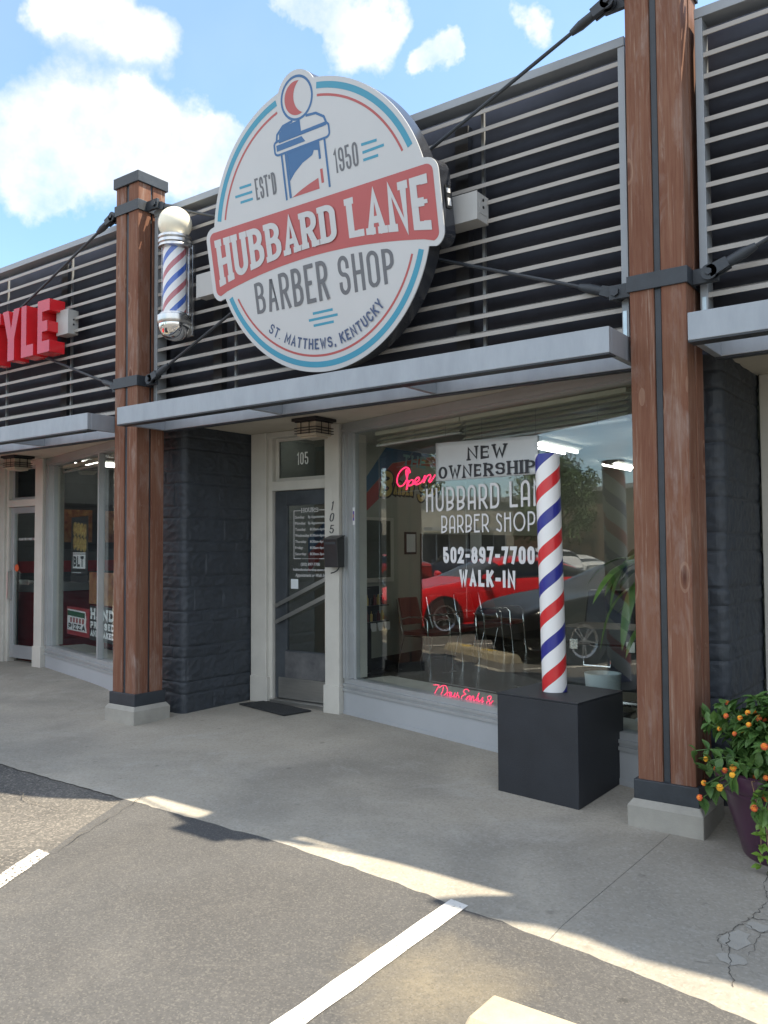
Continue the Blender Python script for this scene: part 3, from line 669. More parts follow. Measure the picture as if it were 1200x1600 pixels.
# ------------------------------------------------------------------ timber posts
def make_post(x, z_top, zU, zP, label):
    z0 = zP; zL = 3.087; wd, dp = .332, .312; t = .145
    root = thing('timber_post', label, 'post', (x, 0, z0), 'timber posts along the storefronts')
    zb = z0 + .155; zs = z0 + .267
    for (a, b) in ((0, 0), (wd - t, 0), (0, dp - t), (wd - t, dp - t)):
        m_ = MB(); m_.box(x + a, x + a + t, b, b + t, zs - .03, z_top - .03); ob('timber', m_, 'timber', root, bevel=.008)
    m_ = MB(); m_.box(x + t + .004, x + wd - t - .004, .012, dp - .012, zs - .04, z_top - .02)
    m_.box(x + .012, x + wd - .012, t + .004, dp - t - .004, zs - .04, z_top - .02)
    ob('steel_plate', m_, 'black_steel', root)
    m_ = MB(); s = .02; m_.box(x - s, x + wd + s, -s, dp + s, zb, zs); ob('steel_shoe', m_, 'black_steel', root, bevel=.004)
    m_ = MB(); p = .05; c = .022
    def rect(e, z): return [(x - e, -e, z), (x + wd + e, -e, z), (x + wd + e, dp + e, z), (x - e, dp + e, z)]
    vs = rect(p, z0 - .04) + rect(p, z0 + .12) + rect(c + .002, z0 + .157)
    m_.add(vs, [(3, 2, 1, 0), (8, 9, 10, 11)] + [(i + k, (i + 1) % 4 + k, (i + 1) % 4 + k + 4, i + k + 4) for k in (0, 4) for i in range(4)])
    ob('concrete_plinth', m_, 'plinth', root, bevel=.006)
    m_ = MB(); s = .02; m_.box(x - s, x + wd + s, -s, dp + s, z_top - .10, z_top)
    ob('post_cap', m_, 'black_steel', root, bevel=.004)
    for zz, hh in ((zL, .097), (zU, .10)):
        m_ = MB(); s = .013
        m_.box(x - s, x + wd + s, -s, -.001, zz, zz + hh); m_.box(x - s, x + wd + s, dp + .001, dp + s, zz, zz + hh)
        m_.box(x - s, x - .001, -.001, dp + .001, zz, zz + hh); m_.box(x + wd + .001, x + wd + s, -.001, dp + .001, zz, zz + hh)
        m_.box(x - .16, x - s, .085, .115, zz + .004, zz + hh - .004); m_.box(x + wd + s, x + wd + .16, .085, .115, zz + .004, zz + hh - .004)
        o_ = ob('steel_band', m_, 'black_steel', root, bevel=.003)
        for sx in (x - .12, x + wd + .12):
            m_ = MB(); m_.lathe([(.001, .0), (.028, .0), (.028, -.018), (.001, -.018)], (sx, .085, zz + hh / 2), 6, ax='y')
            ob('bolt', m_, 'black_steel', root)
    for zz in (1.0, 1.98):
        for yy in (.073, .24):
            m_ = MB(); m_.lathe([(.001, .0), (.017, 0), (.017, .004), (.001, .004)], (x + wd + .0005, yy, zz), 12, ax='x'); ob('bolt', m_, 'timber', root)
    return root
PX = 4.9723
make_post(0, 5.10, 4.735, 0.0, 'red-brown timber post between the barber pole and the red letters')
make_post(PX, 5.22, 4.895, -.037, 'red-brown timber post right of the shop window, beside the planter')
make_post(-PX, 5.10, 4.735, .03, 'red-brown timber post at the far left end of the pizza shop')
make_post(2 * PX, 5.22, 4.895, -.06, 'red-brown timber post at the far right, past the planter')

def tie_rod(a, b, label):
    A = Vector(a); B = Vector(b); d = (B - A).normalized(); up = Vector((0, -1, 0)); s = d.cross(up)
    root = thing('tie_rod', label, 'brace', A, 'diagonal tie rods across the louvre screens')
    m_ = MB(); m_.tube([A + d * .12, B - d * .12], .0125, 8); ob('rod', m_, 'black_steel', root, smooth=True)
    for P, dd in ((A, d), (B, -d)):
        m_ = MB()
        m_.tube([P + dd * .05, P + dd * .09, P + dd * .20, P + dd * .27], [.030, .030, .032, .02], 10)
        for yy in (-.032, .016):
            c = P + Vector((0, yy, 0)); n = 14
            m_.lathe([(.001, 0), (.045, 0), (.045, .016), (.001, .016)], c, 16, ax='y')
            q = [(c + s * .036), (c - s * .036), (c - s * .030 + dd * .11), (c + s * .030 + dd * .11)]
            m_.hexa([tuple(v) for v in q] + [tuple(v + Vector((0, .016, 0))) for v in q])
        m_.lathe([(.001, -.045), (.02, -.045), (.02, .045), (.001, .045)], P, 6, ax='y')
        ob('clevis', m_, 'black_steel', root, smooth=True)
    return root
LX, RX = .332 + .12, -.12
zl = 3.135
for k, (nm_, zUl, zUr) in enumerate((('pizza shop', 4.785, 4.785), ('barber shop', 4.785, 4.945), ('right-hand shop', 4.945, 4.945))):
    x0 = (k - 1) * PX
    tie_rod((x0 + LX, .06, zl), (x0 + PX + RX, .06, zUr), f'black tie rod rising to the right over the {nm_}')
    tie_rod((x0 + LX, .14, zUl), (x0 + PX + RX, .14, zl), f'black tie rod falling to the right over the {nm_}')

# ------------------------------------------------------------------ shops
SL = .266; KN = math.sqrt(1 + SL * SL); E = Vector((1, -SL, 0)) / KN; NO = Vector((-SL, -1, 0)) / KN
def WP(x0):
    o = Vector((1.64 + x0, 1.40, 0))
    return lambda u, v, d: tuple(o + E * u + NO * d + Vector((0, 0, v)))
def rock_pier(x0, root):
    """rock-faced stone column: courses of tall and low blocks"""
    x_l, x_r, y0, y1 = x0 - .02, x0 + .375, .525, 1.44
    L1 = y1 - y0; L2 = x_r - x_l; tot = L1 + L2 + L1
    H = 2.775; z0 = -.03
    rnd = random.Random(int(x0 * 10) + 50)
    courses = []; z = z0
    k = 0
    while z < H:
        h = .225 if k % 2 == 0 else .112
        js = [0.0]; 
        while js[-1] < tot: js.append(js[-1] + rnd.uniform(.28, .62) * (1.0 if k % 2 == 0 else 1.2))
        courses.append((z, z + h, js)); z += h; k += 1
    nu = int(tot / .016); nv = int((H - z0) / .0105)
    m_ = MB(); ci = 0
    for j in range(nv + 1):
        v = z0 + (H - z0) * j / nv
        while ci < len(courses) - 1 and v > courses[ci][1]: ci += 1
        c = courses[ci]
        for i in range(nu + 1):
            u = tot * i / nu
            du = min(abs(u - q) for q in c[2])
            jid = sum(1 for q in c[2] if q < u)
            dv = min(abs(v - c[0]), abs(c[1] - v))
            ed = min(1.0, dv / .020) ** .5; eu = min(1.0, (du + .004) / .020) ** .5
            tilt = noise.noise(Vector((jid * 3.1, ci * 5.7, x0))) 
            f1 = noise.noise(Vector((u * 5, v * 7, ci * 2 + x0))); f2 = noise.noise(Vector((u * 17, v * 20, ci + x0))); f3 = abs(noise.noise(Vector((u * 9 + v * 6, v * 13 - u * 4, ci * 3.3))))
            h = min(ed, eu) * (.015 + .008 * f1 + .005 * f2 - .011 * f3 + .005 * tilt) 
            if u < L1: p = Vector((x_l, y1 - u, v)); n = Vector((-1, 0, 0))
            elif u < L1 + L2: p = Vector((x_l + u - L1, y0, v)); n = Vector((0, -1, 0))
            else: p = Vector((x_r, y0 + u - L1 - L2, v)); n = Vector((1, 0, 0))
            for cu, n2 in ((L1, Vector((-.7, -.7, 0))), (L1 + L2, Vector((.7, -.7, 0)))):
                e = abs(u - cu)
                if e < .05:
                    t = 1 - e / .05; n = (n * (1 - t) + n2 * t); p = p - n2 * (.022 * t * t)
            m_.v.append(tuple(p + n * h))
    for j in range(nv):
        for i in range(nu): a = j * (nu + 1) + i; m_.f.append((a, a + 1, a + nu + 2, a + nu + 1)); m_.mi.append(0)
    return ob('stone_pier', m_, 'stone', root, smooth=False)

def louver(x0, root, xl, xr):
    zb, zt, yf = 2.86, 4.762, .165
    m_ = MB()
    m_.box(xl, xl + .045, yf - .004, yf + .11, zb, zt - .06); m_.box(xr - .045, xr, yf - .004, yf + .11, zb, zt - .06)
    m_.box(xl - .0, xr + .0, yf - .01, yf + .13, zt - .06, zt)
    ob('louver_frame', m_, 'frame_grey', root, bevel=.003)
    m_ = MB()
    for k in range(14):
        zc = 4.607 - .1305 * k
        if zc < zb: break
        prof = [(yf + .004, zc - .015), (yf + .004, zc + .013), (yf + .115, zc + .055), (yf + .115, zc + .049), (yf + .010, zc + .007), (yf + .010, zc - .015)]
        a = [(xl + .045, y, z) for y, z in prof]; b = [(xr - .045, y, z) for y, z in prof]; n = len(prof)
        m_.add(a + b, [tuple(range(n - 1, -1, -1)), tuple(range(n, 2 * n))] + [(i, n + i, n + (i + 1) % n, (i + 1) % n) for i in range(n)])
    ob('louver_slats', m_, 'louver', root)
    for s in (xl + .95, xl + 2.2, xl + 3.45):
        m_ = MB(); m_.box(s, s + .022, yf + .118, yf + .14, zb, zt - .06); ob('louver_rail', m_, 'frame_grey', root)
    for s in (xl + .62, xl + 3.2):
        m_ = MB(); m_.box(s, s + .11, yf + .17, yf + .23, zb, zt - .12); ob('rear_stud', m_, 'frame_dark', root)
    for xx in (xl + .012, xr - .037): m_ = MB(); m_.box(xx, xx + .024, yf - .008, yf - .0045, zb, zb + .17); ob('angle_bracket', m_, 'galv', root)

def canopy(x0, root, xl, xr):
    zb, zt, yf, yb = 2.683, 2.835, -.28, .26; t = .042
    m_ = MB()
    m_.box(xl, xr, yf, yf + t, zb, zt); m_.box(xl, xr, yb - t, yb, zb, zt)
    m_.box(xl, xl + t, yf + t, yb - t, zb, zt); m_.box(xr - t, xr, yf + t, yb - t, zb, zt)
    n = 3; sp = (xr - xl) / n
    for k in range(1, n): m_.box(xl + sp * k - .02, xl + sp * k + .02, yf + t, yb - t, zb + .002, zt - .002)
    ob('canopy_frame', m_, 'canopy', root, bevel=.003)
    m_ = MB()                                    # lower lips of the channels
    m_.box(xl + .001, xr - .001, yf + .002, yf + .10, zb - .010, zb - .001)
    m_.box(xl + .001, xr - .001, yb - .03, yb + .03, zb - .010, zb - .001)
    ob('canopy_lip', m_, 'black_steel', root)

def shop(x0, kind):
    pizza = kind == 'pizza'
    nm, lab, loc = {'barber': ('barber_shop', 'barber shop front with grey louvre screen, dark door and wide window', (x0 + 2.5, 1.4, .02)),
                    'pizza': ('pizza_shop', 'pizza shop front left of the timber post, with aluminium glass door', (x0 + 2.5, 1.4, .07)),
                    'plain': ('neighbour_shop', 'neighbouring shop front at the right edge, behind the planter', (x0 + 2.5, 1.4, .0))}[kind]
    root = thing(nm, lab, 'shop', loc)
    zf = .085 if pizza else .03
    rock_pier(x0, root)
    # shell
    wm = 'dark_wall' if pizza else 'shop_wall'
    m_ = MB(); m_.box(x0 + .0, x0 + .12, 1.50, 9.2, zf - .1, 3.2); ob('party_wall', m_, wm, root)
    m_ = MB(); m_.box(x0 + PX - .12, x0 + PX - .004, .62, 9.2, zf - .1, 3.2); ob('party_wall', m_, wm, root)
    m_ = MB(); m_.box(x0 + .12, x0 + PX - .12, 9.2, 9.35, zf - .1, 3.2); ob('back_wall', m_, wm, root)
    m_ = MB(); P = [(x0 + .12, 1.52), (x0 + 1.62, 1.52), (x0 + PX - .12, .62), (x0 + PX - .12, 9.2), (x0 + .12, 9.2)]
    m_.prism(P, xyz, zf - .08, zf); ob('shop_floor', m_, 'shop_floor', root)
    m_ = MB(); m_.prism(P, xyz, 2.92, 3.0); ob('shop_ceiling', m_, 'dark_ceiling' if pizza else 'shop_ceiling', root)
    m_ = MB(); m_.box(x0 + .003, x0 + PX - .003, .45, 9.35, 3.22, 3.3); m_.box(x0 + .003, x0 + PX - .003, .40, .449, 2.9, 4.79); m_.box(x0 + .003, x0 + PX - .003, 9.36, 9.6, .0, 3.6)
    ob('roof_and_parapet', m_, 'black_wall', root)
    if kind == 'plain':
        m_ = MB(); Q = [(1.80, 4.0), (4.3, 4.0), (4.3, 5.3), (3.5, 5.32), (3.1, 5.2), (2.75, 5.28), (2.45, 5.14), (2.25, 5.15), (2.1, 5.36), (1.80, 5.36)]
        m_.prism([(x0 + a, b) for a, b in Q], XZ(.12), 0, .05); ob('shade_board', m_, 'sign_black', root, bevel=.01)  # unseen board, added with its top edge shaped to shade the walkway
    # soffit with peeling front edge
    m_ = MB(); m_.box(x0 + .003, x0 + PX - .003, .33, 1.60, 2.772, 2.83); ob('soffit', m_, 'soffit', root)
    m_ = MB(); n = 120
    for i in range(n):
        a = x0 + .01 + (PX - .02) * i / n; b = x0 + .01 + (PX - .02) * (i + 1) / n
        za = 2.725 + .012 * noise.noise(Vector((a * 6, 1, 0))); zb_ = 2.725 + .012 * noise.noise(Vector((b * 6, 1, 0)))
        m_.hexa([(a, .30, za), (b, .30, zb_), (b, .326, zb_), (a, .326, za), (a, .30, 2.9), (b, .30, 2.9), (b, .326, 2.9), (a, .326, 2.9)])
    ob('fascia_felt', m_, 'black_wall', root)
    louver(x0, root, x0 + .365, x0 + PX - .062)
    canopy(x0, root, x0 + .42, x0 + PX - .02)
    # door surround
    zb0 = zf - .04
    m_ = MB()
    m_.box(x0 + .405, x0 + .62, 1.385, 1.56, zb0, 2.77); m_.box(x0 + .62, x0 + .675, 1.42, 1.56, zb0, 2.72)
    m_.box(x0 + 1.45, x0 + 1.625, 1.335, 1.56, zb0, 2.77)
    m_.box(x0 + .62, x0 + 1.45, 1.40, 1.56, 2.71, 2.769)
    m_.box(x0 + .675, x0 + 1.45, 1.405, 1.56, 2.168, 2.265)
    m_.box(x0 + .402, x0 + .64, 1.375, 1.5, zb0, zf + .25); m_.box(x0 + 1.44, x0 + 1.635, 1.32, 1.5, zb0, zf + .25)
    ob('door_casing', m_, 'casing', root, bevel=.005)
    tw = MB(); tw.box(x0 + .676, x0 + .72, 1.47, 1.50, 2.266, 2.709); tw.box(x0 + 1.41, x0 + 1.449, 1.47, 1.50, 2.266, 2.709)
    tw.box(x0 + .72, x0 + 1.41, 1.47, 1.50, 2.266, 2.30); tw.box(x0 + .72, x0 + 1.41, 1.47, 1.50, 2.675, 2.709)
    tr = ob('transom_window', tw, 'alu' if pizza else 'casing', root, bevel=.002)
    m_ = MB(); m_.box(x0 + .721, x0 + 1.409, 1.482, 1.488, 2.301, 2.674); ob('glass_pane', m_, 'transom_glass', tr)
    # door
    zd = zf + .04
    if kind == 'pizza':
        m_ = MB(); a, b = x0 + .68, x0 + 1.445
        m_.box(a, a + .075, 1.45, 1.50, zd, 2.165); m_.box(b - .075, b, 1.45, 1.50, zd, 2.165); m_.box(a + .075, b - .075, 1.45, 1.50, 2.08, 2.165); m_.box(a + .075, b - .075, 1.45, 1.50, zd, zd + .17)
        dr = ob('door', m_, 'alu', root, bevel=.004)
        m_ = MB(); m_.box(a + .074, b - .074, 1.472, 1.478, zd + .169, 2.081); ob('glass_pane', m_, 'glass', dr)
        m_ = MB(); m_.box(a + .076, b - .076, 1.53, 1.555, 1.14, 1.17); m_.box(a + .12, a + .34, 1.515, 1.53, 1.11, 1.18); ob('push_bar', m_, 'brushed', dr, bevel=.003)
        m_ = MB(); m_.tube([(a + .04, 1.45, .90), (a + .04, 1.39, .92), (a + .04, 1.39, 1.28), (a + .04, 1.45, 1.30)], .011, 8); ob('pull_handle', m_, 'brushed', dr, smooth=True)
        m_ = MB(); mp = XZ(1.4715); btext(m_, 'PLEASE USE OTHER DOOR', mp, a + .17, 1.715, .032, .44, .001, bold=.01); 
        for i, s in enumerate(('TH', 'DE', 'ST', 'P')): btext(m_, s, mp, a + .56, 1.02 - i * .135, .095, .11 if len(s) > 1 else .06, .001, bold=.02)
        ob('door_lettering', m_, 'vinyl_white', dr)
        m_ = MB(); m_.lathe([(.001, 0), (.05, 0), (.05, -.001), (.001, -.001)], (a + .125, 1.4705, 1.34), 20, ax='y'); ob('door_sticker', m_, 'fl_red', dr)
    else:
        a, b = x0 + .685, x0 + 1.62
        m_ = MB(); m_.box(a, a + .155, 1.455, 1.50, zd, 2.165); m_.box(a + .155, b, 1.455, 1.50, 2.015, 2.165); m_.box(a + .155, b, 1.455, 1.50, zd, .555); m_.box(1.53 + x0, b, 1.455, 1.5, .555, 2.015)
        dr = ob('door', m_, ['door_dark'], root, bevel=.003)
        m_ = MB(); m_.box(a + .154, x0 + 1.531, 1.474, 1.480, .554, 2.016); ob('glass_pane', m_, 'door_glass', dr)
        m_ = MB(); m_.box(a + .14, b - .04, 1.4505, 1.4545, zd + .215, .545); ob('lower_panel', m_, 'door_worn', dr)
        m_ = MB(); m_.box(a + .05, b - .03, 1.450, 1.4540, zd + .005, zd + .212); ob('kick_plate', m_, 'brushed', dr)
        for dz in (0, .165):
            m_ = MB(); p0 = Vector((a + .035, 1.425, 1.0 - dz)); p1 = Vector((b - .08, 1.425, 1.345 - dz)); d = (p1 - p0).normalized(); s = Vector((-d.z, 0, d.x)) * .02
            q = [p0 - s, p1 - s, p1 + s, p0 + s]; m_.hexa([tuple(v) for v in q] + [tuple(v + Vector((0, -.006, 0))) for v in q])
            for p in (p0 + d * .03, p1 - d * .03): m_.lathe([(.001, -.008), (.012, -.008), (.012, .03), (.001, .03)], p, 10, ax='y')
            ob('pull_bar', m_, 'brushed', dr, bevel=.002)
        m_ = MB(); m_.box(a, b, 1.37, 1.56, zf - .03, zf + .035); ob('threshold', m_, 'brushed', root, bevel=.004)
        if kind == 'barber':
            mp = XZ(1.4735); m_ = MB()
            for (u0, u1, v0, v1) in ((.925, .931, 1.475, 1.962), (1.354, 1.36, 1.475, 1.962), (.931, 1.02, 1.475, 1.480), (1.26, 1.354, 1.475, 1.480), (.931, 1.02, 1.957, 1.962), (1.265, 1.354, 1.957, 1.962), (1.035, 1.245, 1.4765, 1.479)):
                m_.flat([(x0 + u0, v0), (x0 + u1, v0), (x0 + u1, v1), (x0 + u0, v1)], mp, .001)
            letters(m_, 'HOURS', mp, 1.03, 1.255, 1.94, 1.985, .006, .001, serif=.005, thin=.003)
            days = ['Sunday:', 'Monday:', 'Tuesday:', 'Wednesday:', 'Thursday:', 'Friday:', 'Saturday:']
            hrs = ['By Appointment'] * 2 + ['8:30am-6pm'] * 4 + ['8:30am-3pm']
            wds = [.125, .14, .14, .19, .15, .105, .15]
            for i in range(7):
                zz = 1.882 - i * .0615
                btext(m_, days[i], mp, .945, zz, .028, wds[i], .001); btext(m_, hrs[i], mp, 1.335, zz, .027, .215 if i < 2 else .19, .001, right=True)
            btext(m_, '(502) 897-7700', mp, 1.02, 1.408, .03, .25, .001)
            btext(m_, 'hubbardlanebarbershop.square.site', mp, .92, 1.357, .026, .45, .001)
            btext(m_, 'Appointment or Walk In', mp, .945, 1.298, .034, .39, .001, bold=.0, shear=.4)
            ob('hours_lettering', m_, 'vinyl_white', dr)
            m_ = MB(); m_.flat([(.885, 1.175), (.985, 1.175), (.985, 1.272), (.885, 1.272)], mp, .001); ob('paper_sticker', m_, 'banner_white', dr)
            m_ = MB(); m_.flat([(1.375, 1.945), (1.44, 1.945), (1.44, 2.01), (1.375, 2.01)], mp, .0012); ob('teal_sticker', m_, 'teal_sticker', dr)
            m_ = MB(); letters(m_, '105', XZ(1.4815), .965, 1.115, 2.425, 2.55, .014, .001, gap=.5); ob('number_lettering', m_, 'vinyl_white', tr)
    # angled display window
    mp = WP(x0); Lw = 3.39
    m_ = MB()
    base = zf - .03
    m_.mbox(mp, 0, Lw, base, .235, -.10, .012); m_.mbox(mp, .0, Lw, base, .05, .012, .02)
    bp_ = ob('base_panel', m_, 'panel', root, bevel=.004)
    m_ = MB()
    m_.mbox(mp, 0, Lw, .236, .262, -.10, .028); m_.mbox(mp, 0, Lw, .263, .282, -.10, .014); m_.mbox(mp, 0, Lw, .283, .305, -.10, .026); m_.mbox(mp, 0, Lw, .306, .352, -.12, .006)
    m_.mbox(mp, 0, Lw, 2.672, 2.69, -.08, .012); m_.mbox(mp, 0, Lw, 2.691, 2.725, -.10, .028); m_.mbox(mp, 0, Lw, 2.726, 2.7695, -.10, .018)
    m_.mbox(mp, 0, .035, .353, 2.671, -.09, .024); m_.mbox(mp, .036, .062, .353, 2.671, -.09, .012)
    m_.mbox(mp, .063, .09, .353, 2.671, -.085, .018); m_.mbox(mp, .091, .13, .353, 2.671, -.085, -.035)
    m_.mbox(mp, Lw - .09, Lw, .353, 2.671, -.09, .02)
    if pizza:
        m_.mbox(mp, 1.83, 1.87, .353, 2.671, -.06, .012)
    wf = ob('shop_window', m_, 'alu', root, bevel=.003)
    m_ = MB(); m_.mbox(mp, .128, Lw - .085, .35, 2.675, -.048, -.042); ob('glass_pane', m_, 'glass', wf)
    m_ = MB(); m_.mbox(mp, .09, .131, .36, 2.66, -.17, -.086); m_.mbox(mp, .13, Lw - .1, .29, .345, -.45, -.125); ob('window_reveal', m_, 'casing', wf)
    if kind == 'barber':
        m_ = MB(); dd = -.0405
        letters(m_, 'HUBBARD LANE', mp, 1.135, 2.56, 1.882, 2.082, .022, dd, gap=.42, font=DECO); ob('window_lettering', m_, 'vinyl_white', wf)
        for tx, a0, a1, b0, b1, sw_, gp_, fo in (('BARBER SHOP', 1.325, 2.358, 1.698, 1.845, .015, .38, DECO), ('502-897-7700', 1.345, 2.345, 1.45, 1.584, .029, .40, G), ('WALK-IN', 1.535, 2.150, 1.268, 1.40, .029, .45, G)):
            m_ = MB(); letters(m_, tx, mp, a0, a1, b0, b1, sw_, dd, gap=gp_, font=fo); ob('window_lettering', m_, 'vinyl_white', wf)
        m_ = MB(); m_.mbox(mp, .093, .127, 1.80, 1.965, -.034, -.031); st = ob('paper_sticker', m_, 'vinyl_white', wf)
        m_ = MB(); m_.flat([(.099, 1.84), (.121, 1.84), (.121, 1.93), (.099, 1.93)], mp, -.0305); m_.flat([(.099, 1.87), (.108, 1.87), (.108, 1.90), (.099, 1.90)], mp, -.030, 1); ob('sticker_print', m_, ['purple', 'fl_yellow'], wf)
    return root
shop(0, 'barber'); shop(-PX, 'pizza'); shop(PX, 'plain')
WM = WP(0); WL = WP(-PX)

# ------------------------------------------------------------------ round shop sign
T = .18; KT = math.sqrt(1 + T * T); SC = Vector((2.651, -.2, 3.947))
EV = Vector((0, -T, 1)) / KT; EN = Vector((0, -1, -T)) / KT
def SG(u, v, d): return tuple(SC + Vector((1, 0, 0)) * u + EV * v + EN * d)
def sign():
    root = thing('shop_sign', 'big round white and teal barber shop sign with a red name band', 'sign', (SC.x, .1, 2.95))
    def arch(u): return -.188 - .115 * (u / 1.08) ** 2
    def band(e):
        o = []
        def cor(cx, cy, a0, a1, r=.055 + e):
            for k in range(7):
                a = R(a0 + (a1 - a0) * k / 6); o.append((cx + r * math.cos(a), cy + r * math.sin(a)))
        W_ = 1.085
        cor(W_ - .055, .20 - .055, 0, 90); cor(-W_ + .055, .20 - .055, 90, 180)
        cor(-W_ + .055, arch(W_) + .055, 180, 262)
        for k in range(1, 30): u = -W_ + .055 + (2 * W_ - .11) * k / 30; o.append((u, arch(u) - e))
        cor(W_ - .055, arch(W_) + .055, 278, 360)
        return o
    outer = band(.042)
    def ray(th):
        c, s = math.cos(th), math.sin(th); r = 1.046
        b = 0
        for i in range(len(outer)):
            (x1, y1), (x2, y2) = outer[i], outer[(i + 1) % len(outer)]
            dx, dy = x2 - x1, y2 - y1; den = c * dy - s * dx
            if abs(den) < 1e-9: continue
            t = (x1 * dy - y1 * dx) / den; q = (x1 * s - y1 * c) / den
            if t > 0 and -1e-6 <= q <= 1 + 1e-6: b = max(b, t)
        bx, by, br = -.004, .945, .193; p = c * bx + s * by; disc = p * p - (bx * bx + by * by - br * br)
        bb = p + math.sqrt(disc) if disc > 0 else 0
        return max(r, b, bb)
    N_ = 900; prof = [(ray(2 * math.pi * k / N_) * math.cos(2 * math.pi * k / N_), ray(2 * math.pi * k / N_) * math.sin(2 * math.pi * k / N_)) for k in range(N_)]
    inn = [(u * .992, v * .992) for u, v in prof]
    m_ = MB(); m_.prism([(u * .996, v * .996) for u, v in prof], SG, -.15, -.006); m_.add([SG(u, v, -.006) for u, v in prof] + [SG(u, v, -.045) for u, v in prof], [(i, (i + 1) % N_, N_ + (i + 1) % N_, N_ + i) for i in range(N_)])
    ob('sign_can', m_, 'sign_black', root)
    m_ = MB(); m_.prism(prof, SG, -.005, .004); ob('sign_face', m_, 'sign_white', root)
    m_ = MB(); m_.prism(band(0), SG, .0042, .0055); ob('name_band', m_, 'sign_red', root)
    # ring
    def arcs(m, r0, r1, spans, d=.005):
        for a0, a1 in spans:
            n = max(8, int(abs(a1 - a0) / 2)); vs = []
            for k in range(n + 1):
                a = R(a0 + (a1 - a0) * k / n)
                vs += [SG(r0 * math.cos(a), r0 * math.sin(a), d), SG(r1 * math.cos(a), r1 * math.sin(a), d)]
            m.add(vs, [(2 * k, 2 * k + 1, 2 * k + 3, 2 * k + 2) for k in range(n)])
    m_ = MB(); arcs(m_, .968, 1.012, [(20.5, 79), (102, 164), (200, 340)]); 
    for (a, b) in (((-.685, .469), (-.556, .466)), ((-.743, .414), (-.555, .410)), ((-.693, .360), (-.557, .358)), ((.525, .464), (.661, .459)), ((.529, .409), (.717, .411)), ((.529, .358), (.660, .357)),
                   ((-.092, -.604), (.104, -.604)), ((-.138, -.648), (.145, -.648)), ((-.098, -.693), (.101, -.693))):
        m_.ribbon([a, b], .0095, SG, .005)
    ob('teal_ring', m_, 'sign_teal', root)
    m_ = MB(); arcs(m_, .915, .932, [(21, 78.5), (103, 163), (203, 337.5)]); ob('red_ring', m_, 'sign_red', root)
    # barber pole emblem
    m_ = MB(); bx, by = -.006, .945
    def circ(cx, cy, r, n=48, a0=0, a1=360): return [(cx + r * math.cos(R(a0 + (a1 - a0) * k / n)), cy + r * math.sin(R(a0 + (a1 - a0) * k / n))) for k in range(n + (0 if a1 - a0 == 360 else 1))]
    m_.ribbon(circ(bx, by, .148), .009, SG, .005, 0, True)
    cap = [(-.262, .60), (-.262, .685), (-.235, .755), (-.165, .80), (.14, .80), (.215, .755), (.245, .685), (.262, .60)]
    m_.ribbon([(-.25, .69), (-.235, .745), (-.17, .79), (-.07, .80)], .009, SG, .0053)
    m_.ribbon([(.245, .69), (.225, .745), (.155, .79), (.06, .80)], .009, SG, .0053)
    m_.ribbon([(-.225, .69), (.0, .69), (.24, .69)], .008, SG, .0056)
    lip = []
    for cx, cy, a0 in ((.225, .672, 0), (-.24, .672, 90), (-.24, .628, 180), (.225, .628, 270)):
        lip += [(cx + .035 * math.cos(R(a0 + 90 * k / 5)), cy + .028 * math.sin(R(a0 + 90 * k / 5))) for k in range(6)]
    m_.ribbon(lip, .008, SG, .0059, 0, True)
    for u0, v0, v1 in ((-.213, .262, .60), (-.172, .268, .60), (.208, .255, .60)): m_.ribbon([(u0, v0), (u0, v1)], .009 if u0 != -.172 else .011, SG, .0062)
    m_.ribbon([(.148, .47), (.148, .60)], .010, SG, .0062)
    m_.flat([(-.222, .692), (0.0, .692), (.0, .79), (-.165, .785), (-.215, .745)], SG, .005)
    m_.flat([(-.255, .628), (0.03, .628), (.0, .672), (-.255, .672)], SG, .005)
    m_.flat([(-.16, .60), (.138, .60), (.138, .535), (.10, .545), (.08, .515), (-.02, .485), (-.10, .44), (-.16, .39)], SG, .005)
    ob('pole_emblem', m_, 'sign_blue', root)
    m_ = MB(); m_.flat(circ(bx, by, .118, 30, 75, 288) + circ(bx + .095, by, .125, 24, 252, 115)[0:25], SG, .005)
    m_.flat([(-.16, .268), (.112, .268), (.112, .345), (.02, .325), (-.07, .30)], SG, .005); m_.ribbon([(.148, .30), (.148, .40)], .012, SG, .005)
    ob('emblem_red', m_, 'sign_red', root)
    # lettering
    m_ = MB()
    def nb(u, v, d):                           # the name bends with the band
        top, bot = .138, arch(u) + .062
        return SG(u, bot + (top - bot) * v / .34, d)
    letters(m_, 'HUBBARD', nb, -1.025, .232, 0, .34, .052, .006, gap=.28, serif=.012)
    letters(m_, 'LANE', nb, .332, 1.035, 0, .34, .055, .006, gap=.30, serif=.014)
    ob('name_lettering', m_, 'sign_white', root)
    m_ = MB()
    def bs(u, v, d): return SG(u, -.525 + v / .27 * (.288 - .055 * (u / .68) ** 2) + .012 * (u / .68) ** 2, d)
    letters(m_, 'BARBER', bs, -.66, .092, 0, .27, .030, .005, gap=.42); letters(m_, 'SHOP', bs, .195, .695, 0, .27, .030, .005, gap=.42)
    ob('shop_lettering', m_, 'sign_grey', root); m_ = MB()
    letters(m_, "EST'D", SG, -.52, -.302, .335, .497, .017, .005, gap=.42); letters(m_, '1950', SG, .272, .490, .332, .499, .017, .005, gap=.42)
    ob('year_lettering', m_, 'sign_grey', root)
    m_ = MB()
    def arcm(u, v, d): a = R(229.5) + u * R(82) ; r = .876 - v; return SG(r * math.cos(a), r * math.sin(a), d)
    def arct(u, v, d): return arcm(u / 1.245, v, d)
    letters(m_, 'ST. MATTHEWS, KENTUCKY', arct, 0, 1.245, 0, .080, .0135, .005, gap=.42)
    ob('town_lettering', m_, 'sign_navy', root)
    m_ = MB()
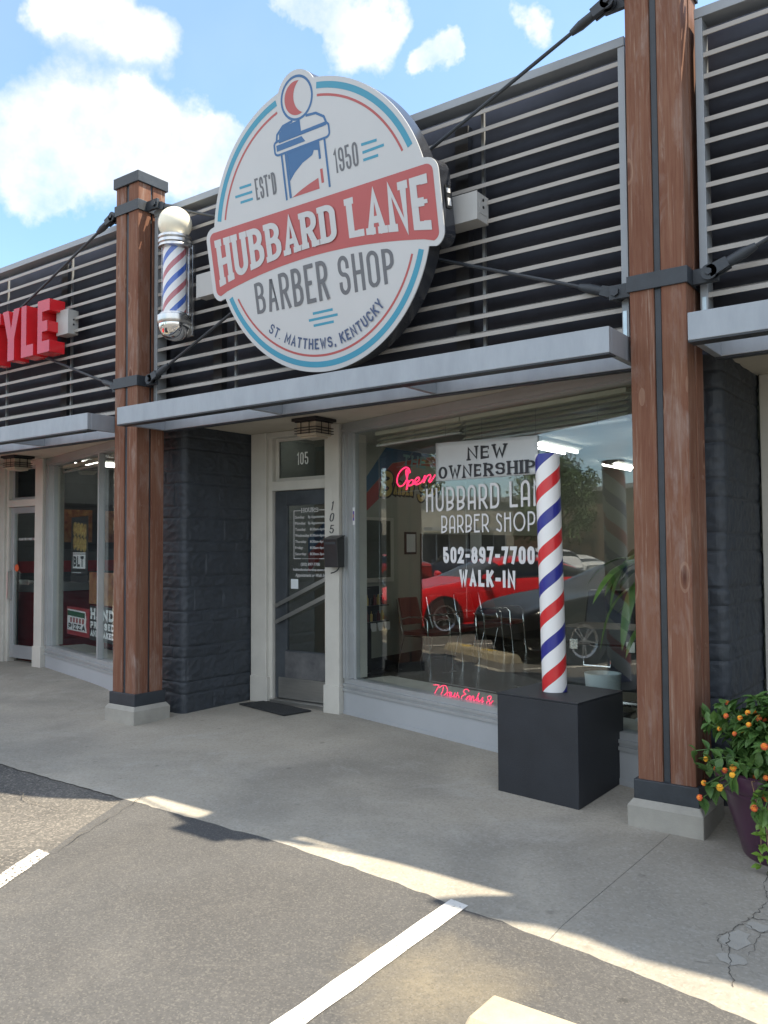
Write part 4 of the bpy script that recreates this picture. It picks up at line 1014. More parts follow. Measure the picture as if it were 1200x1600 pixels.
    for u in (-.75, .75):
        for v in (-.25, .35):
            p = SG(u, v, -.15); m_.box(p[0] - .03, p[0] + .03, p[1] - .02, .30, p[2] - .03, p[2] + .03)
    ob('standoff', m_, 'black_steel', root)
    m_ = MB(); mp = lambda u, v, d: tuple(Vector(SG(1.128, v, u)) + Vector((d, 0, 0)))
    m_.mbox(mp, -.12, -.05, -.10, .05, .0, .006); ob('side_plate', m_, 'black_plastic', root)
    m_ = MB(); m_.mbox(mp, -.105, -.065, -.085, -.035, .006, .009); m_.mbox(mp, -.105, -.065, .0, .03, .006, .009); ob('side_label', m_, 'vinyl_white', root)
    return root
sign()
def ubox(x, y, z, sx, sz, sy, label):
    root = thing('junction_box', label, 'electrical box', (x, y, z))
    m_ = MB(); m_.box(x - sx / 2, x + sx / 2, y, y + sy, z, z + sz); ob('box_body', m_, 'box_grey', root, bevel=.004)
    m_ = MB(); m_.box(x - sx / 2 - .003, x + sx / 2 + .003, y - .004, y + .002, z - .003, z + sz + .003)
    m_.box(x + sx / 2 + .0005, x + sx / 2 + .003, y + .03, y + sy - .03, z + .05, z + sz - .05); ob('box_cover', m_, 'box_grey', root, bevel=.002)
    m_ = MB()
    for dz in (.10, .15): m_.lathe([(.001, 0), (.010, 0), (.010, .004), (.001, .004)], (x + sx / 2 + .003, y + sy * .5, z + dz), 10, ax='x')
    ob('knockout', m_, 'black_plastic', root)
ubox(3.79, .03, 3.80, .26, .19, .16, 'pale grey electrical box at the right edge of the round sign')
ubox(1.16, .08, 3.79, .22, .20, .11, 'grey electrical box peeking out left of the round sign')
ubox(-1.02, .10, 3.79, .20, .25, .12, 'grey electrical box behind the last red letter')

# ------------------------------------------------------------------ wall barber pole
def wall_pole():
    cx, cy = .815, .03
    root = thing('wall_barber_pole', 'wall-mounted chrome barber pole with a milk-white globe', 'barber pole', (cx, .16, 3.42))
    def L_(prof, name, m, smooth=True, n=40): 
        m_ = MB(); m_.lathe(prof, (cx, cy, 0), n); return ob(name, m_, m, root, smooth=smooth)
    m_ = MB(); m_.ball((cx, cy, 4.49), .15, 40, 24); ob('globe', m_, 'globe', root, smooth=True)
    L_([(.09, 4.365), (.148, 4.365), (.148, 4.345), (.136, 4.335), (.148, 4.325), (.148, 4.30), (.138, 4.293), (.145, 4.282), (.145, 4.265), (.122, 4.255), (.09, 4.255)][::-1], 'top_cap', 'polished')
    o_ = None
    m_ = MB(); m_.lathe([(.105, 3.65), (.105, 4.26)], (cx, cy, 0), 48); o_ = ob('striped_cylinder', m_, 'pole_small', root, smooth=True)
    # the stripes run round the cylinder's own axis
    o_.location = (cx - root.location.x, cy - root.location.y, -root.location.z); 
    for v in o_.data.vertices: v.co.x -= cx - root.location.x; v.co.y -= cy - root.location.y; v.co.z += root.location.z
    L_([(.122, 3.66), (.122, 4.26)], 'glass_tube', 'cyl_glass', n=48)
    L_([(.09, 3.67), (.130, 3.67), (.135, 3.655), (.155, 3.645), (.155, 3.60), (.150, 3.575), (.145, 3.57), (.09, 3.57)][::-1], 'bottom_cap', 'polished')
    L_([(.001, 3.435), (.03, 3.437), (.07, 3.45), (.105, 3.475), (.13, 3.51), (.140, 3.545), (.142, 3.572), (.09, 3.574)], 'bottom_bowl', 'chrome')
    m_ = MB()
    for sx in (-.118, .118): m_.box(cx + sx - .012, cx + sx + .012, cy + .05, cy + .085, 3.60, 4.26)
    m_.box(cx - .125, cx + .125, cy + .095, cy + .12, 3.48, 4.30); m_.box(cx - .06, cx + .06, cy + .06, cy + .15, 4.20, 4.26); m_.box(cx - .06, cx + .06, cy + .06, cy + .15, 3.50, 3.56)
    ob('back_bracket', m_, 'polished', root, bevel=.003)
wall_pole()

# ------------------------------------------------------------------ striped pole on its black box
r3 = R(0)
bx = thing('display_box', 'black painted box on the walkway under the striped pole', 'box', (4.30, .35, -.012))
Bq = [(3.985, .115), (4.584, .043), (4.640, .655), (4.041, .727)]
m_ = MB(); m_.hexa([(x, y, gz(x, y)) for x, y in Bq] + [(x, y, .604) for x, y in Bq]); ob('box_body', m_, 'cube', bx, bevel=.004)
m_ = MB(); m_.hexa([(4.3 + (x - 4.3) * 1.006, .385 + (y - .385) * 1.006, .6065) for x, y in Bq] + [(4.3 + (x - 4.3) * 1.006, .385 + (y - .385) * 1.006, .616) for x, y in Bq]); ob('box_lid', m_, 'cube', bx, bevel=.002)
c0 = Vector((4.278, .375, .617)); c1 = Vector((4.246, .375, 2.205)); ln = (c1 - c0).length
sp = thing('striped_pole', 'tall red, white and blue striped pole standing on the black box', 'barber pole', c0)
m_ = MB(); n = 64; rr_ = .082
m_.lathe([(.06, 0), (rr_, 0), (rr_, ln), (rr_ - .006, ln), (rr_ - .006, ln - .05)], (0, 0, 0), n)
me_o = ob('pole_tube', m_, 'pole_big', None, smooth=True); me_o.parent = sp; me_o.rotation_euler = (0, math.atan2(c1.x - c0.x, c1.z - c0.z), 0); OFF[me_o.name] = c0
m_ = MB(); m_.lathe([(.001, 0), (rr_ - .007, 0), (rr_ - .007, .004), (.001, .004)], (c1.x, c1.y, c1.z - .03), 40); ob('pole_cap', m_, 'vinyl_white', sp)

# ------------------------------------------------------------------ small things on the barber shop front
def lamp(x, y, label):
    z = 2.772; root = thing('porch_lamp', label, 'lamp', (x, y, z))
    m_ = MB(); m_.box(x - .15, x + .15, y - .145, y + .145, z - .03, z - .001); m_.box(x - .13, x + .13, y - .125, y + .125, z - .04, z - .03); ob('lamp_plate', m_, 'bronze', root, bevel=.003)
    m_ = MB(); m_.box(x - .115, x + .115, y - .11, y + .11, z - .165, z - .04); m_.box(x - .095, x + .095, y - .09, y + .09, z - .185, z - .165); ob('lamp_shade', m_, 'lamp_glass', root, bevel=.006)
    m_ = MB()
    for zz in (z - .095, z - .120, z - .145): 
        e = .133
        m_.box(x - e, x + e, y - .124, y - .112, zz, zz + .007); m_.box(x - e, x + e, y + .112, y + .124, zz, zz + .007)
        m_.box(x - e, x - .117, y - .112, y + .112, zz, zz + .007); m_.box(x + .117, x + e, y - .112, y + .112, zz, zz + .007)
    for sx in (-.05, .05):
        m_.box(x + sx - .005, x + sx + .005, y - .1265, y - .1245, z - .15, z - .04); m_.box(x + .1335, x + .1355, y + sx - .005, y + sx + .005, z - .15, z - .04)
    ob('lamp_bars', m_, 'bronze', root)
lamp(1.62, .99, 'dark bronze box lamp on the soffit above the door numbered 105')
lamp(1.62 - PX, .99, 'dark bronze box lamp at the left edge over the pizza shop door')
mbx = thing('mailbox', 'black wall mailbox below the numbers on the white door post', 'mailbox', (1.60, 1.334, 1.40))
m_ = MB(); m_.hexa([(1.535, 1.235, 1.40), (1.70, 1.235, 1.40), (1.70, 1.333, 1.40), (1.535, 1.333, 1.40), (1.535, 1.215, 1.66), (1.70, 1.215, 1.66), (1.70, 1.333, 1.685), (1.535, 1.333, 1.685)]); ob('mailbox_body', m_, 'black_plastic', mbx, bevel=.005)
m_ = MB(); m_.hexa([(1.528, 1.205, 1.655), (1.707, 1.205, 1.655), (1.707, 1.333, 1.69), (1.528, 1.333, 1.69), (1.528, 1.205, 1.668), (1.707, 1.205, 1.668), (1.707, 1.333, 1.703), (1.528, 1.333, 1.703)]); ob('mailbox_lid', m_, 'black_plastic', mbx, bevel=.003)
m_ = MB(); m_.box(1.55, 1.685, 1.2125, 1.217, 1.615, 1.638); ob('slot', m_, 'ink', mbx)
m_ = MB(); m_.tube([(1.66, 1.30, 1.40), (1.66, 1.27, 1.37), (1.64, 1.25, 1.355), (1.60, 1.25, 1.345)], .006, 6); ob('paper_hook', m_, 'black_plastic', mbx)
for ch, zc, w0 in (('1', 1.985, 0), ('0', 1.875, 1), ('5', 1.762, 2)):
    root = thing('house_number', f'black metal numeral {ch} screwed to the white door post', 'numeral', (1.535, 1.334, zc - .04), 'house numbers on the door post')
    m_ = MB(); mp = XZ(1.334)
    letters(m_, ch, mp, 1.510 if ch != '1' else 1.525, 1.562 if ch != '1' else 1.552, zc - .043, zc + .043, .013, .004, slant=.25, thin=.006)
    ob('numeral', m_, 'ink', root)
# door mat
root = thing('door_mat', 'black rubber door mat in front of the dark door', 'mat', (.92, 1.2, .02))
P = [(.50, 1.13), (1.27, .955), (1.335, 1.27), (.60, 1.40)]
m_ = MB(); m_.add([(x, y, gz(x, y) + .004) for x, y in P] + [(x, y, gz(x, y) + .017) for x, y in P], [(3, 2, 1, 0), (4, 5, 6, 7), (0, 1, 5, 4), (1, 2, 6, 5), (2, 3, 7, 6), (3, 0, 4, 7)]); ob('mat_pad', m_, 'mat_rubber', root, bevel=.003)
# paper banner taped to the inside of the glass
root = thing('paper_banner', 'white NEW OWNERSHIP paper banner taped in the barber shop window', 'banner', WM(1.83, 2.12, -.06))
def BN(u, v, d):      # slightly tilted and gently rippled sheet
    z = v - .035 * (u - 1.27) / 1.12 * ((v - 2.12) / .32) - .016 * (u - 1.27) / 1.12
    return WM(u, z, -.036 + d + .004 * math.sin(u * 7) * math.sin(v * 9))
m_ = MB(); nu, nv = 24, 8
for j in range(nv + 1):
    for i in range(nu + 1): m_.v.append(BN(1.268 + 1.122 * i / nu, 2.137 + .323 * j / nv, 0))
for j in range(nv):
    for i in range(nu): a = j * (nu + 1) + i; m_.f.append((a, a + 1, a + nu + 2, a + nu + 1)); m_.mi.append(0)
pp = ob('paper_sheet', m_, 'banner_white', root, smooth=True); md = pp.modifiers.new('thick', 'SOLIDIFY'); md.thickness = .0008
m_ = MB(); letters(m_, 'NEW', BN, 1.645, 2.085, 2.292, 2.412, .031, .0025, gap=.34, serif=.010, thin=.012)
letters(m_, 'OWNERSHIP', BN, 1.303, 2.372, 2.147, 2.262, .029, .0025, gap=.34, serif=.009, thin=.012); ob('banner_lettering', m_, 'ink', root)
# neon signs
def neon(name, label, strokes, r, hang):
    P0 = [p for s in strokes for p in s]; u0 = min(p[0] for p in P0); u1 = max(p[0] for p in P0); v0 = min(p[1] for p in P0); v1 = max(p[1] for p in P0)
    root = thing(name, label, 'neon sign', WM((u0 + u1) / 2, v0, -.08))
    def smooth(ps):
        o = []
        for i in range(len(ps) - 1):
            p0 = Vector(ps[max(0, i - 1)]); p1 = Vector(ps[i]); p2 = Vector(ps[i + 1]); p3 = Vector(ps[min(len(ps) - 1, i + 2)])
            for k in range(5):
                t = k / 5; o.append(.5 * ((2 * p1) + (p2 - p0) * t + (2 * p0 - 5 * p1 + 4 * p2 - p3) * t * t + (3 * p1 - p0 - 3 * p2 + p3) * t ** 3))
        o.append(Vector(ps[-1])); return o
    m_ = MB()
    for s in strokes: m_.tube([WM(p.x, p.y, -.075) for p in smooth(s)], r, 6)
    ob('neon_tube', m_, 'neon', root, smooth=True)
    m_ = MB(); a, b = (u0 + .02, u1 - .02)
    for u in (a, b): m_.tube([WM(u, v1 - .02, -.085), WM(u if not hang else (a + b) / 2, v1 + hang, -.085)], .0015, 5)
    m_.mbox(WM, u0 - .02, u1 + .02, v1 + .012, v1 + .015, -.087, -.084); m_.mbox(WM, u0 - .02, u1 + .02, v0 - .015, v0 - .012, -.087, -.084)
    ob('hanging_wire', m_, 'wire', root)
neon('neon_sign', 'red neon Open script hanging at the left of the window', [
 [(0.885, 2.237), (0.873, 2.273), (0.831, 2.292), (0.77, 2.273), (0.72, 2.229), (0.705, 2.171), (0.738, 2.131), (0.793, 2.138), (0.84, 2.185), (0.858, 2.247), (0.837, 2.272), (0.831, 2.241), (0.844, 2.193)],
 [(0.857, 2.18), (0.835, 2.092), (0.868, 2.156), (0.909, 2.175), (0.928, 2.16), (0.907, 2.131), (0.871, 2.127), (0.95, 2.143), (1.009, 2.17), (0.998, 2.192), (0.956, 2.174), (0.95, 2.143), (0.979, 2.13), (1.049, 2.156), (1.084, 2.203), (1.064, 2.141), (1.112, 2.194), (1.15, 2.202), (1.156, 2.179), (1.135, 2.15), (1.158, 2.143), (1.213, 2.198)]], .0062, .16)
neon('neon_sign', 'small red neon script low in the window reading 7 Days Early', [
 [(1.171, 0.419), (1.24, 0.425), (1.216, 0.39), (1.179, 0.342)],
 [(1.244, 0.404), (1.284, 0.427), (1.323, 0.429), (1.346, 0.401), (1.327, 0.366), (1.283, 0.345), (1.263, 0.35), (1.285, 0.382), (1.296, 0.421)],
 [(1.375, 0.386), (1.35, 0.375), (1.342, 0.347), (1.365, 0.353), (1.381, 0.387), (1.378, 0.352), (1.393, 0.385), (1.396, 0.352), (1.42, 0.358), (1.436, 0.388), (1.415, 0.323), (1.398, 0.312), (1.394, 0.323), (1.446, 0.356), (1.469, 0.395), (1.465, 0.379), (1.483, 0.361), (1.468, 0.346), (1.45, 0.349)],
 [(1.601, 0.417), (1.582, 0.434), (1.549, 0.426), (1.538, 0.404), (1.564, 0.392), (1.525, 0.377), (1.511, 0.354), (1.537, 0.345), (1.574, 0.36), (1.604, 0.387)],
 [(1.611, 0.383), (1.581, 0.374), (1.574, 0.347), (1.596, 0.35), (1.618, 0.384), (1.619, 0.351), (1.64, 0.386), (1.655, 0.381), (1.648, 0.352), (1.684, 0.372), (1.714, 0.421), (1.691, 0.383), (1.687, 0.355), (1.705, 0.382), (1.706, 0.355), (1.73, 0.363), (1.756, 0.391), (1.733, 0.326), (1.718, 0.313), (1.71, 0.325), (1.766, 0.365)],
 [(1.846, 0.349), (1.807, 0.391), (1.823, 0.411), (1.847, 0.408), (1.833, 0.382), (1.797, 0.36), (1.806, 0.344), (1.84, 0.358), (1.868, 0.381)]], .0031, .0)
# blinds
def blind(u0, u1, zb, label, mp=WM, dz=0):
    root = thing('window_blind', label, 'blind', mp((u0 + u1) / 2, zb, -.16), 'raised window blinds')
    m_ = MB(); m_.mbox(mp, u0, u1, 2.635, 2.668, -.19, -.13); ob('head_rail', m_, 'blind', root, bevel=.003)
    m_ = MB(); n = int((2.63 - zb) / .038); rnd = random.Random(int(u0 * 100))
    for k in range(n):
        z = 2.62 - k * .038; tl = rnd.uniform(-.004, .004)
        q = [mp(u0 + .01, z + tl, -.185), mp(u1 - .01, z - tl + dz * k / n, -.185), mp(u1 - .01, z - .03 - tl + dz * k / n, -.14), mp(u0 + .01, z - .03 + tl, -.14)]
        m_.hexa([tuple(Vector(v) - Vector((0, 0, .0015))) for v in q] + q)
    ob('slats', m_, 'blind', root)
    m_ = MB(); m_.mbox(mp, u0, u1, zb, zb + .016, -.18, -.14); ob('bottom_rail', m_, 'vinyl_white', root, bevel=.002)
    m_ = MB()
    for t in (.15, .5, .85): u = u0 + (u1 - u0) * t; m_.tube([mp(u, 2.63, -.136), mp(u, zb, -.136)], .0018, 5)
    m_.tube([mp(u0 + .06, 2.63, -.128), mp(u0 + .06, 1.0, -.128)], .002, 5)
    ob('cord', m_, 'wire', root)
blind(.32, 1.45, 2.53, 'shorter raised blind at the left of the barber shop window')
blind(1.47, 3.10, 2.44, 'longer raised blind over the right of the barber shop window')
blind(.18, 1.50, 2.58, 'raised blind with a long cord in the pizza shop window', WL)

# ------------------------------------------------------------------ red channel letters
root = thing('channel_letters', 'big glossy red raised letters on the louvres over the pizza shop', 'sign letters', (-1.7, .16, 3.55))
def chan(poly, u0, w_, h, zb, name):
    m_ = MB(); mp = lambda u, v, d: (u0 + u * w_, -.02 - d, zb + v * h)
    m_.prism(poly, mp, -.17, -.001, 0); o_ = ob(name, m_, 'red_acrylic', root, bevel=.003)
    m_ = MB(); c = (.5, .5); m_.prism([(c[0] + (u - .5) * 1.0, c[1] + (v - .5) * 1.0) for u, v in poly], mp, .0, .006, 0); ob(name + '_face', m_, 'red_face', root, bevel=.002)
EP = [(0, 0), (1, 0), (1, .22), (.38, .22), (.38, .40), (.82, .40), (.82, .60), (.38, .60), (.38, .78), (1, .78), (1, 1), (0, 1)]
LP = [(0, 0), (1, 0), (1, .22), (.42, .22), (.42, 1), (0, 1)]
YP = [(.31, 0), (.69, 0), (.69, .42), (1, 1), (.66, 1), (.5, .62), (.34, 1), (0, 1), (.31, .42)]
TP = [(.31, 0), (.69, 0), (.69, .78), (1, .78), (1, 1), (0, 1), (0, .78), (.31, .78)]
SP = [(0, 0), (1, 0), (1, .6), (.4, .6), (.4, .78), (1, .78), (1, 1), (0, 1), (0, .4), (.6, .4), (.6, .22), (0, .22)]
for P_, u, w_, nm in ((EP, -1.27, .215, 'letter_e'), (LP, -1.575, .225, 'letter_l'), (YP, -1.94, .33, 'letter_y'), (TP, -2.28, .29, 'letter_t'), (SP, -2.60, .26, 'letter_s')):
    chan(P_, u, w_, .545, 3.60, nm)
m_ = MB(); m_.box(-2.5, -1.1, .151, .160, 3.66, 3.70); ob('mounting_rail', m_, 'frame_grey', root)

# ------------------------------------------------------------------ posters in the pizza shop window
def poster(name, label, u0, u1, v0, v1, m, mp=WL, d=-.055):
    root = thing(name, label, 'poster', mp((u0 + u1) / 2, v0, d)); m_ = MB(); m_.mbox(mp, u0, u1, v0, v1, d - .003, d); ob('poster_sheet', m_, m, root); return root
us = lambda x: (x + PX - 1.64) * KN
r_ = poster('window_poster', 'red and black PIZZA poster low in the pizza shop window', us(-2.72), us(-1.96), .545, .885, 'pizza_red')
m_ = MB(); d = -.054
a = us(-2.70); b = us(-2.06)
m_.flat([(a, .60), (b + .02, .60), (b - .02, .69), (b, .76), (b - .03, .845), (a, .855)], WL, d); ob('logo_plate', m_, 'vinyl_white', r_)
m_ = MB(); m_.flat([(a, .775), (b - .05, .765), (b - .05, .828), (a, .838)], WL, d + .0008); ob('logo_green', m_, 'pizza_green', r_)
m_ = MB()
for k in range(5): uu = a + .10 + k * .105; m_.flat([(uu, .695), (uu + .062, .695), (uu + .062, .755), (uu, .755)], WL, d + .0008)
ob('logo_red', m_, 'pizza_red', r_)
m_ = MB(); letters(m_, 'PIZZA', WL, us(-2.66), us(-2.09), .612, .684, .022, d + .001, gap=.35); ob('logo_lettering', m_, 'ink', r_)
r_ = poster('window_poster', 'black HAND PRESSED AND BAKED poster beside the PIZZA poster', us(-1.955), us(-1.15), .535, .93, 'poster_black')
m_ = MB(); letters(m_, 'HAND', WL, us(-1.92), us(-1.215), .775, .905, .036, d, gap=.4, serif=.010); letters(m_, 'PRESSED', WL, us(-1.92), us(-1.20), .672, .752, .023, d, gap=.35, serif=.006); letters(m_, 'AND BAKED', WL, us(-1.92), us(-1.20), .580, .652, .019, d, gap=.35, serif=.005)
ob('poster_lettering', m_, 'vinyl_white', r_)
r_ = poster('window_poster', 'dark pizza photo poster above the HAND PRESSED lettering', us(-1.98), us(-1.15), .95, 1.32, 'food2')
r_ = poster('window_poster', 'narrow dark BLT poster with yellow sandwiches', us(-2.60), us(-2.03), 1.19, 1.98, 'poster_black')
m_ = MB()
for k in range(4):
    for j in range(2):
        u = us(-2.53) + k * .115; v = 1.59 + j * .17 - k * .012; w_ = .045
        m_.flat([(u + .02, v), (u + .02 + w_, v - .01), (u + .03 + 2 * w_, v + .03), (u + .03 + 2 * w_, v + .15), (u + .02 + w_, v + .165), (u + .015, v + .14), (u, v + .07)], WL, d + .0004 * (k + j))
ob('food_print', m_, 'food', r_)
m_ = MB(); m_.flat([(us(-2.53), 1.355), (us(-2.11), 1.355), (us(-2.11), 1.525), (us(-2.53), 1.525)], WL, d); m_.flat([(us(-2.53), 1.535), (us(-2.11), 1.535), (us(-2.11), 1.548), (us(-2.53), 1.548)], WL, d); m_.flat([(us(-2.57), 1.30), (us(-2.25), 1.30), (us(-2.25), 1.308), (us(-2.57), 1.308)], WL, d); ob('white_plate', m_, 'vinyl_white', r_)
m_ = MB(); letters(m_, 'BLT', WL, us(-2.51), us(-2.16), 1.375, 1.505, .032, d + .001, gap=.3); ob('poster_lettering', m_, 'ink', r_)

# ------------------------------------------------------------------ inside the pizza shop
X0 = -PX
root = thing('service_counter', 'red-fronted counter with a pale top along the pizza shop side wall', 'counter', (X0 + .35, 3.6, .085))
m_ = MB(); m_.box(X0 + .125, X0 + .55, 1.9, 6.5, .085, .98); ob('counter_body', m_, 'pizza_red', root)
m_ = MB(); m_.box(X0 + .124, X0 + .58, 1.88, 6.52, .981, 1.10); ob('counter_top', m_, 'panel', root, bevel=.005)
m_ = MB(); m_.box(X0 + .124, X0 + .16, 1.88, 6.52, 1.25, 1.42); ob('wall_band', m_, 'pizza_red', root)
m_ = MB(); m_.box(X0 + .124, X0 + .145, 2.2, 5.0, 1.6, 2.3); ob('wall_board', m_, 'poster_black', root)
m_ = MB(); m_.box(X0 + .1455, X0 + .148, 2.3, 3.1, 1.7, 2.2); m_.box(X0 + .1455, X0 + .148, 3.3, 4.4, 1.7, 2.2); ob('board_print', m_, 'food2', root)
root = thing('menu_board', 'dark menu board with a red border on the pizza shop back wall', 'menu board', (X0 + 2.4, 9.19, 1.6))
m_ = MB(); m_.box(X0 + .6, X0 + 4.3, 9.14, 9.19, 1.7, 2.6); ob('board', m_, 'poster_black', root)
m_ = MB(); m_.box(X0 + .6, X0 + 4.3, 9.13, 9.139, 1.62, 1.70); ob('board_border', m_, 'pizza_red', root)
def tubes(x, y0, y1, z, label):
    root = thing('ceiling_light', label, 'ceiling light', (x, (y0 + y1) / 2, z), 'fluorescent ceiling lights')
    m_ = MB(); m_.box(x - .16, x + .16, y0, y1, z - .03, z); m_.add([(x - .16, y0, z - .03), (x - .05, y0, z - .075), (x + .05, y0, z - .075), (x + .16, y0, z - .03), (x - .16, y1, z - .03), (x - .05, y1, z - .075), (x + .05, y1, z - .075), (x + .16, y1, z - .03)], [(0, 1, 5, 4), (2, 3, 7, 6), (1, 2, 6, 5), (0, 3, 2, 1), (4, 5, 6, 7)]); ob('fixture', m_, 'shop_ceiling', root)
    for sx in (-.09, .09):
        m_ = MB(); m_.tube([(x + sx, y0 + .02, z - .075), (x + sx, y1 - .02, z - .075)], .019, 8); ob('tube', m_, 'tube_light', root, smooth=True)
tubes(2.06, 4.5, 5.7, 2.915, 'twin-tube ceiling light over the waiting chairs, nearest the window')
tubes(.62, 1.62, 2.5, 2.915, 'short twin-tube fill light added over the inside of the barber shop door')  # extra light out of view, added to brighten the wall behind the door
tubes(1.86, 7.5, 8.7, 2.915, 'twin-tube ceiling light at the back of the barber shop')
tubes(3.6, 4.5, 5.7, 2.915, 'twin-tube ceiling light in the right half of the barber shop, near the front')
tubes(X0 + .95, 2.3, 3.5, 2.915, 'twin-tube ceiling light near the front of the pizza shop')
tubes(X0 + 2.6, 6.4, 7.6, 2.915, 'twin-tube ceiling light at the back of the pizza shop')

# ------------------------------------------------------------------ inside the barber shop
root = thing('wall_mural', 'faded blue and red stripe mural with gold Barber Shop lettering', 'mural', (.125, 4.6, 2.0))
def MW(u, v, d): return (.1205 + d, u, v)
m_ = MB(); m_.flat([(2.6, 1.70), (2.6, 1.52), (3.584, 2.187), (4.30, 2.72), (5.40, 2.91), (5.40, 2.915), (4.15, 2.915), (3.586, 2.36)], MW, .001); ob('blue_stripe', m_, 'mural_blue', root)
m_ = MB(); m_.flat([(2.6, 1.52), (2.6, 1.30), (3.63, 2.0), (4.80, 2.735), (6.4, 2.76), (6.4, 2.91), (5.40, 2.905), (4.30, 2.715), (3.584, 2.183)], MW, .0014); ob('red_stripe', m_, 'mural_red', root)
m_ = MB(); m2 = MB()
for (mm, k, dd) in ((m2, .026, .002), (m_, .0, .004)):
    letters(mm, 'B', MW, 4.0 - k, 4.26 + k, 2.26 - k, 2.60 + k, .07 + 2 * k, dd, gap=.3, slant=.25)
    letters(mm, 'ARBER', MW, 4.31 - k, 4.76 + k, 2.30 - k, 2.47 + k, .036 + 2 * k, dd, gap=.4, slant=.25)
    letters(mm, 'S', MW, 4.86 - k, 5.06 + k, 2.23 - k, 2.55 + k, .06 + 2 * k, dd, gap=.3, slant=.25)
    letters(mm, 'HOP', MW, 5.12 - k, 5.44 + k, 2.33 - k, 2.50 + k, .036 + 2 * k, dd, gap=.4, slant=.25)
ob('gold_lettering', m_, 'gold', root); ob('lettering_outline', m2, 'ink', root)
m_ = MB(); letters(m_, 'THE', MW, 4.52, 5.08, 2.70, 2.86, .035, .003, gap=.3, serif=.01, slant=.2); ob('small_lettering', m_, 'teal_sticker', root)
root = thing('wall_mirror', 'framed mirror on the barber shop side wall', 'mirror', (.13, 3.9, 1.17))
m_ = MB(); m_.box(.121, .15, 3.3, 4.28, 1.14, 1.98); ob('mirror_frame', m_, 'casing', root, bevel=.004)
m_ = MB(); m_.box(.1505, .153, 3.34, 4.20, 1.20, 1.94); ob('mirror_pane', m_, 'mirror', root)
for (y0, y1, z0, z1, lb) in ((4.56, 4.83, 1.495, 1.80, 'small black-framed picture beside the mirror'), (6.2, 6.6, 1.4, 1.85, 'black-framed picture further back on the side wall')):
    xw = .151 if y0 > 5 else .121
    root = thing('wall_picture', lb, 'picture', (xw, (y0 + y1) / 2, z0)); m_ = MB(); m_.box(xw, xw + .019, y0, y1, z0, z1); ob('picture_frame', m_, 'black_plastic', root, bevel=.003)
    m_ = MB(); m_.box(xw + .0195, xw + .021, y0 + .03, y1 - .03, z0 + .03, z1 - .03); ob('picture_print', m_, 'banner_white', root)
root = thing('skirting_board', 'black skirting along the barber shop side wall', 'skirting', (.13, 5, .03)); m_ = MB(); m_.box(.1205, .135, 1.6, 9.18, .031, .17); ob('board', m_, 'skirting', root)
root = thing('room_dimming_panel', 'dark wainscot added behind the waiting chairs to darken the back of the room', 'wall panel', (.14, 6.9, .03)); m_ = MB(); m_.box(.1355, .15, 4.95, 9.15, .17, 1.78); m_.box(.1206, .1354, 4.95, 9.15, .171, 1.78); ob('panel_board', m_, 'backing', root)  # dark panel put in to stand for the dim back of the room
root = thing('product_rack', 'slim black rack of hair products near the door', 'rack', (.38, 3.55, .03))
m_ = MB(); m_.box(.28, .36, 3.42, 3.50, .03, 1.08); m_.box(.22, .48, 3.35, 3.8, .03, .05); m_.box(.22, .26, 3.35, 3.8, .62, 1.10); ob('rack_frame', m_, 'black_plastic', root)
m_ = MB()
for j in range(2):
    m_.box(.26, .42, 3.36, 3.79, .66 + j * .2, .672 + j * .2)
ob('rack_shelf', m_, 'black_plastic', root)
for j in range(2):
    for k in range(5):
        m_ = MB(); x, y, z = .35, 3.42 + k * .08, .674 + j * .2
        m_.lathe([(.001, 0), (.026, 0), (.026, .085), (.012, .10), (.012, .125), (.001, .125)], (x, y, z), 12)
        o_ = ob('product_bottle', m_, ['chair_red', 'gold', 'black_plastic'][(k + j) % 3], None, smooth=True, label='small hair product bottle on the black rack', cat='bottle', group='bottles on the product rack', origin=(x, y, z))
for k in range(3):
    m_ = MB(); y = 3.40 + k * .14; m_.hexa([(.43, y, .60), (.45, y, .56), (.45, y + .09, .56), (.43, y + .09, .60), (.425, y, .66), (.445, y, .66), (.445, y + .09, .66), (.425, y + .09, .66)])
    o_ = ob('price_card', m_, 'vinyl_white', root)
def chair(x, y, rz, label):
    root = thing('waiting_chair', label, 'chair', (0, 0, 0), 'waiting chairs along the side wall')
    m_ = MB(); m_.prism([(-.22, -.21), (.20, -.23), (.23, -.15), (.24, 0), (.23, .15), (.20, .23), (-.22, .21)], xyz, .43, .475); ob('seat', m_, 'chair_red', root, bevel=.012)
    m_ = MB(); q = [(-.25, -.2, .55), (-.21, -.2, .55), (-.21, .2, .55), (-.25, .2, .55), (-.34, -.19, .9), (-.305, -.19, .9), (-.305, .19, .9), (-.34, .19, .9)]; m_.hexa(q); ob('backrest', m_, 'chair_red', root, bevel=.014)
    for sy in (-1, 1):
        y_ = sy * .235
        m_ = MB(); m_.tube([(.24, y_, .0), (.20, y_, .42), (.19, y_, .62), (.14, y_ * 1.05, .665), (-.10, y_ * 1.05, .665), (-.26, y_, .62)], .011, 8); ob('front_leg', m_, 'chrome', root, smooth=True)
        m_ = MB(); m_.tube([(-.30, y_, .0), (-.20, y_, .42), (-.26, y_, .60), (-.33, y_ * .9, .88)], .011, 8); ob('rear_leg', m_, 'chrome', root, smooth=True)
    m_ = MB(); m_.tube([(.205, -.235, .42), (-.2, -.235, .42), (-.2, .235, .42), (.205, .235, .42)], .009, 6, closed=True); ob('seat_frame', m_, 'chrome', root, smooth=True)
    root.location = (x, y, .03); root.rotation_euler = (0, 0, rz); return root
ch = chair(.62, 4.35, R(-4), 'burgundy waiting chair nearest the product rack')
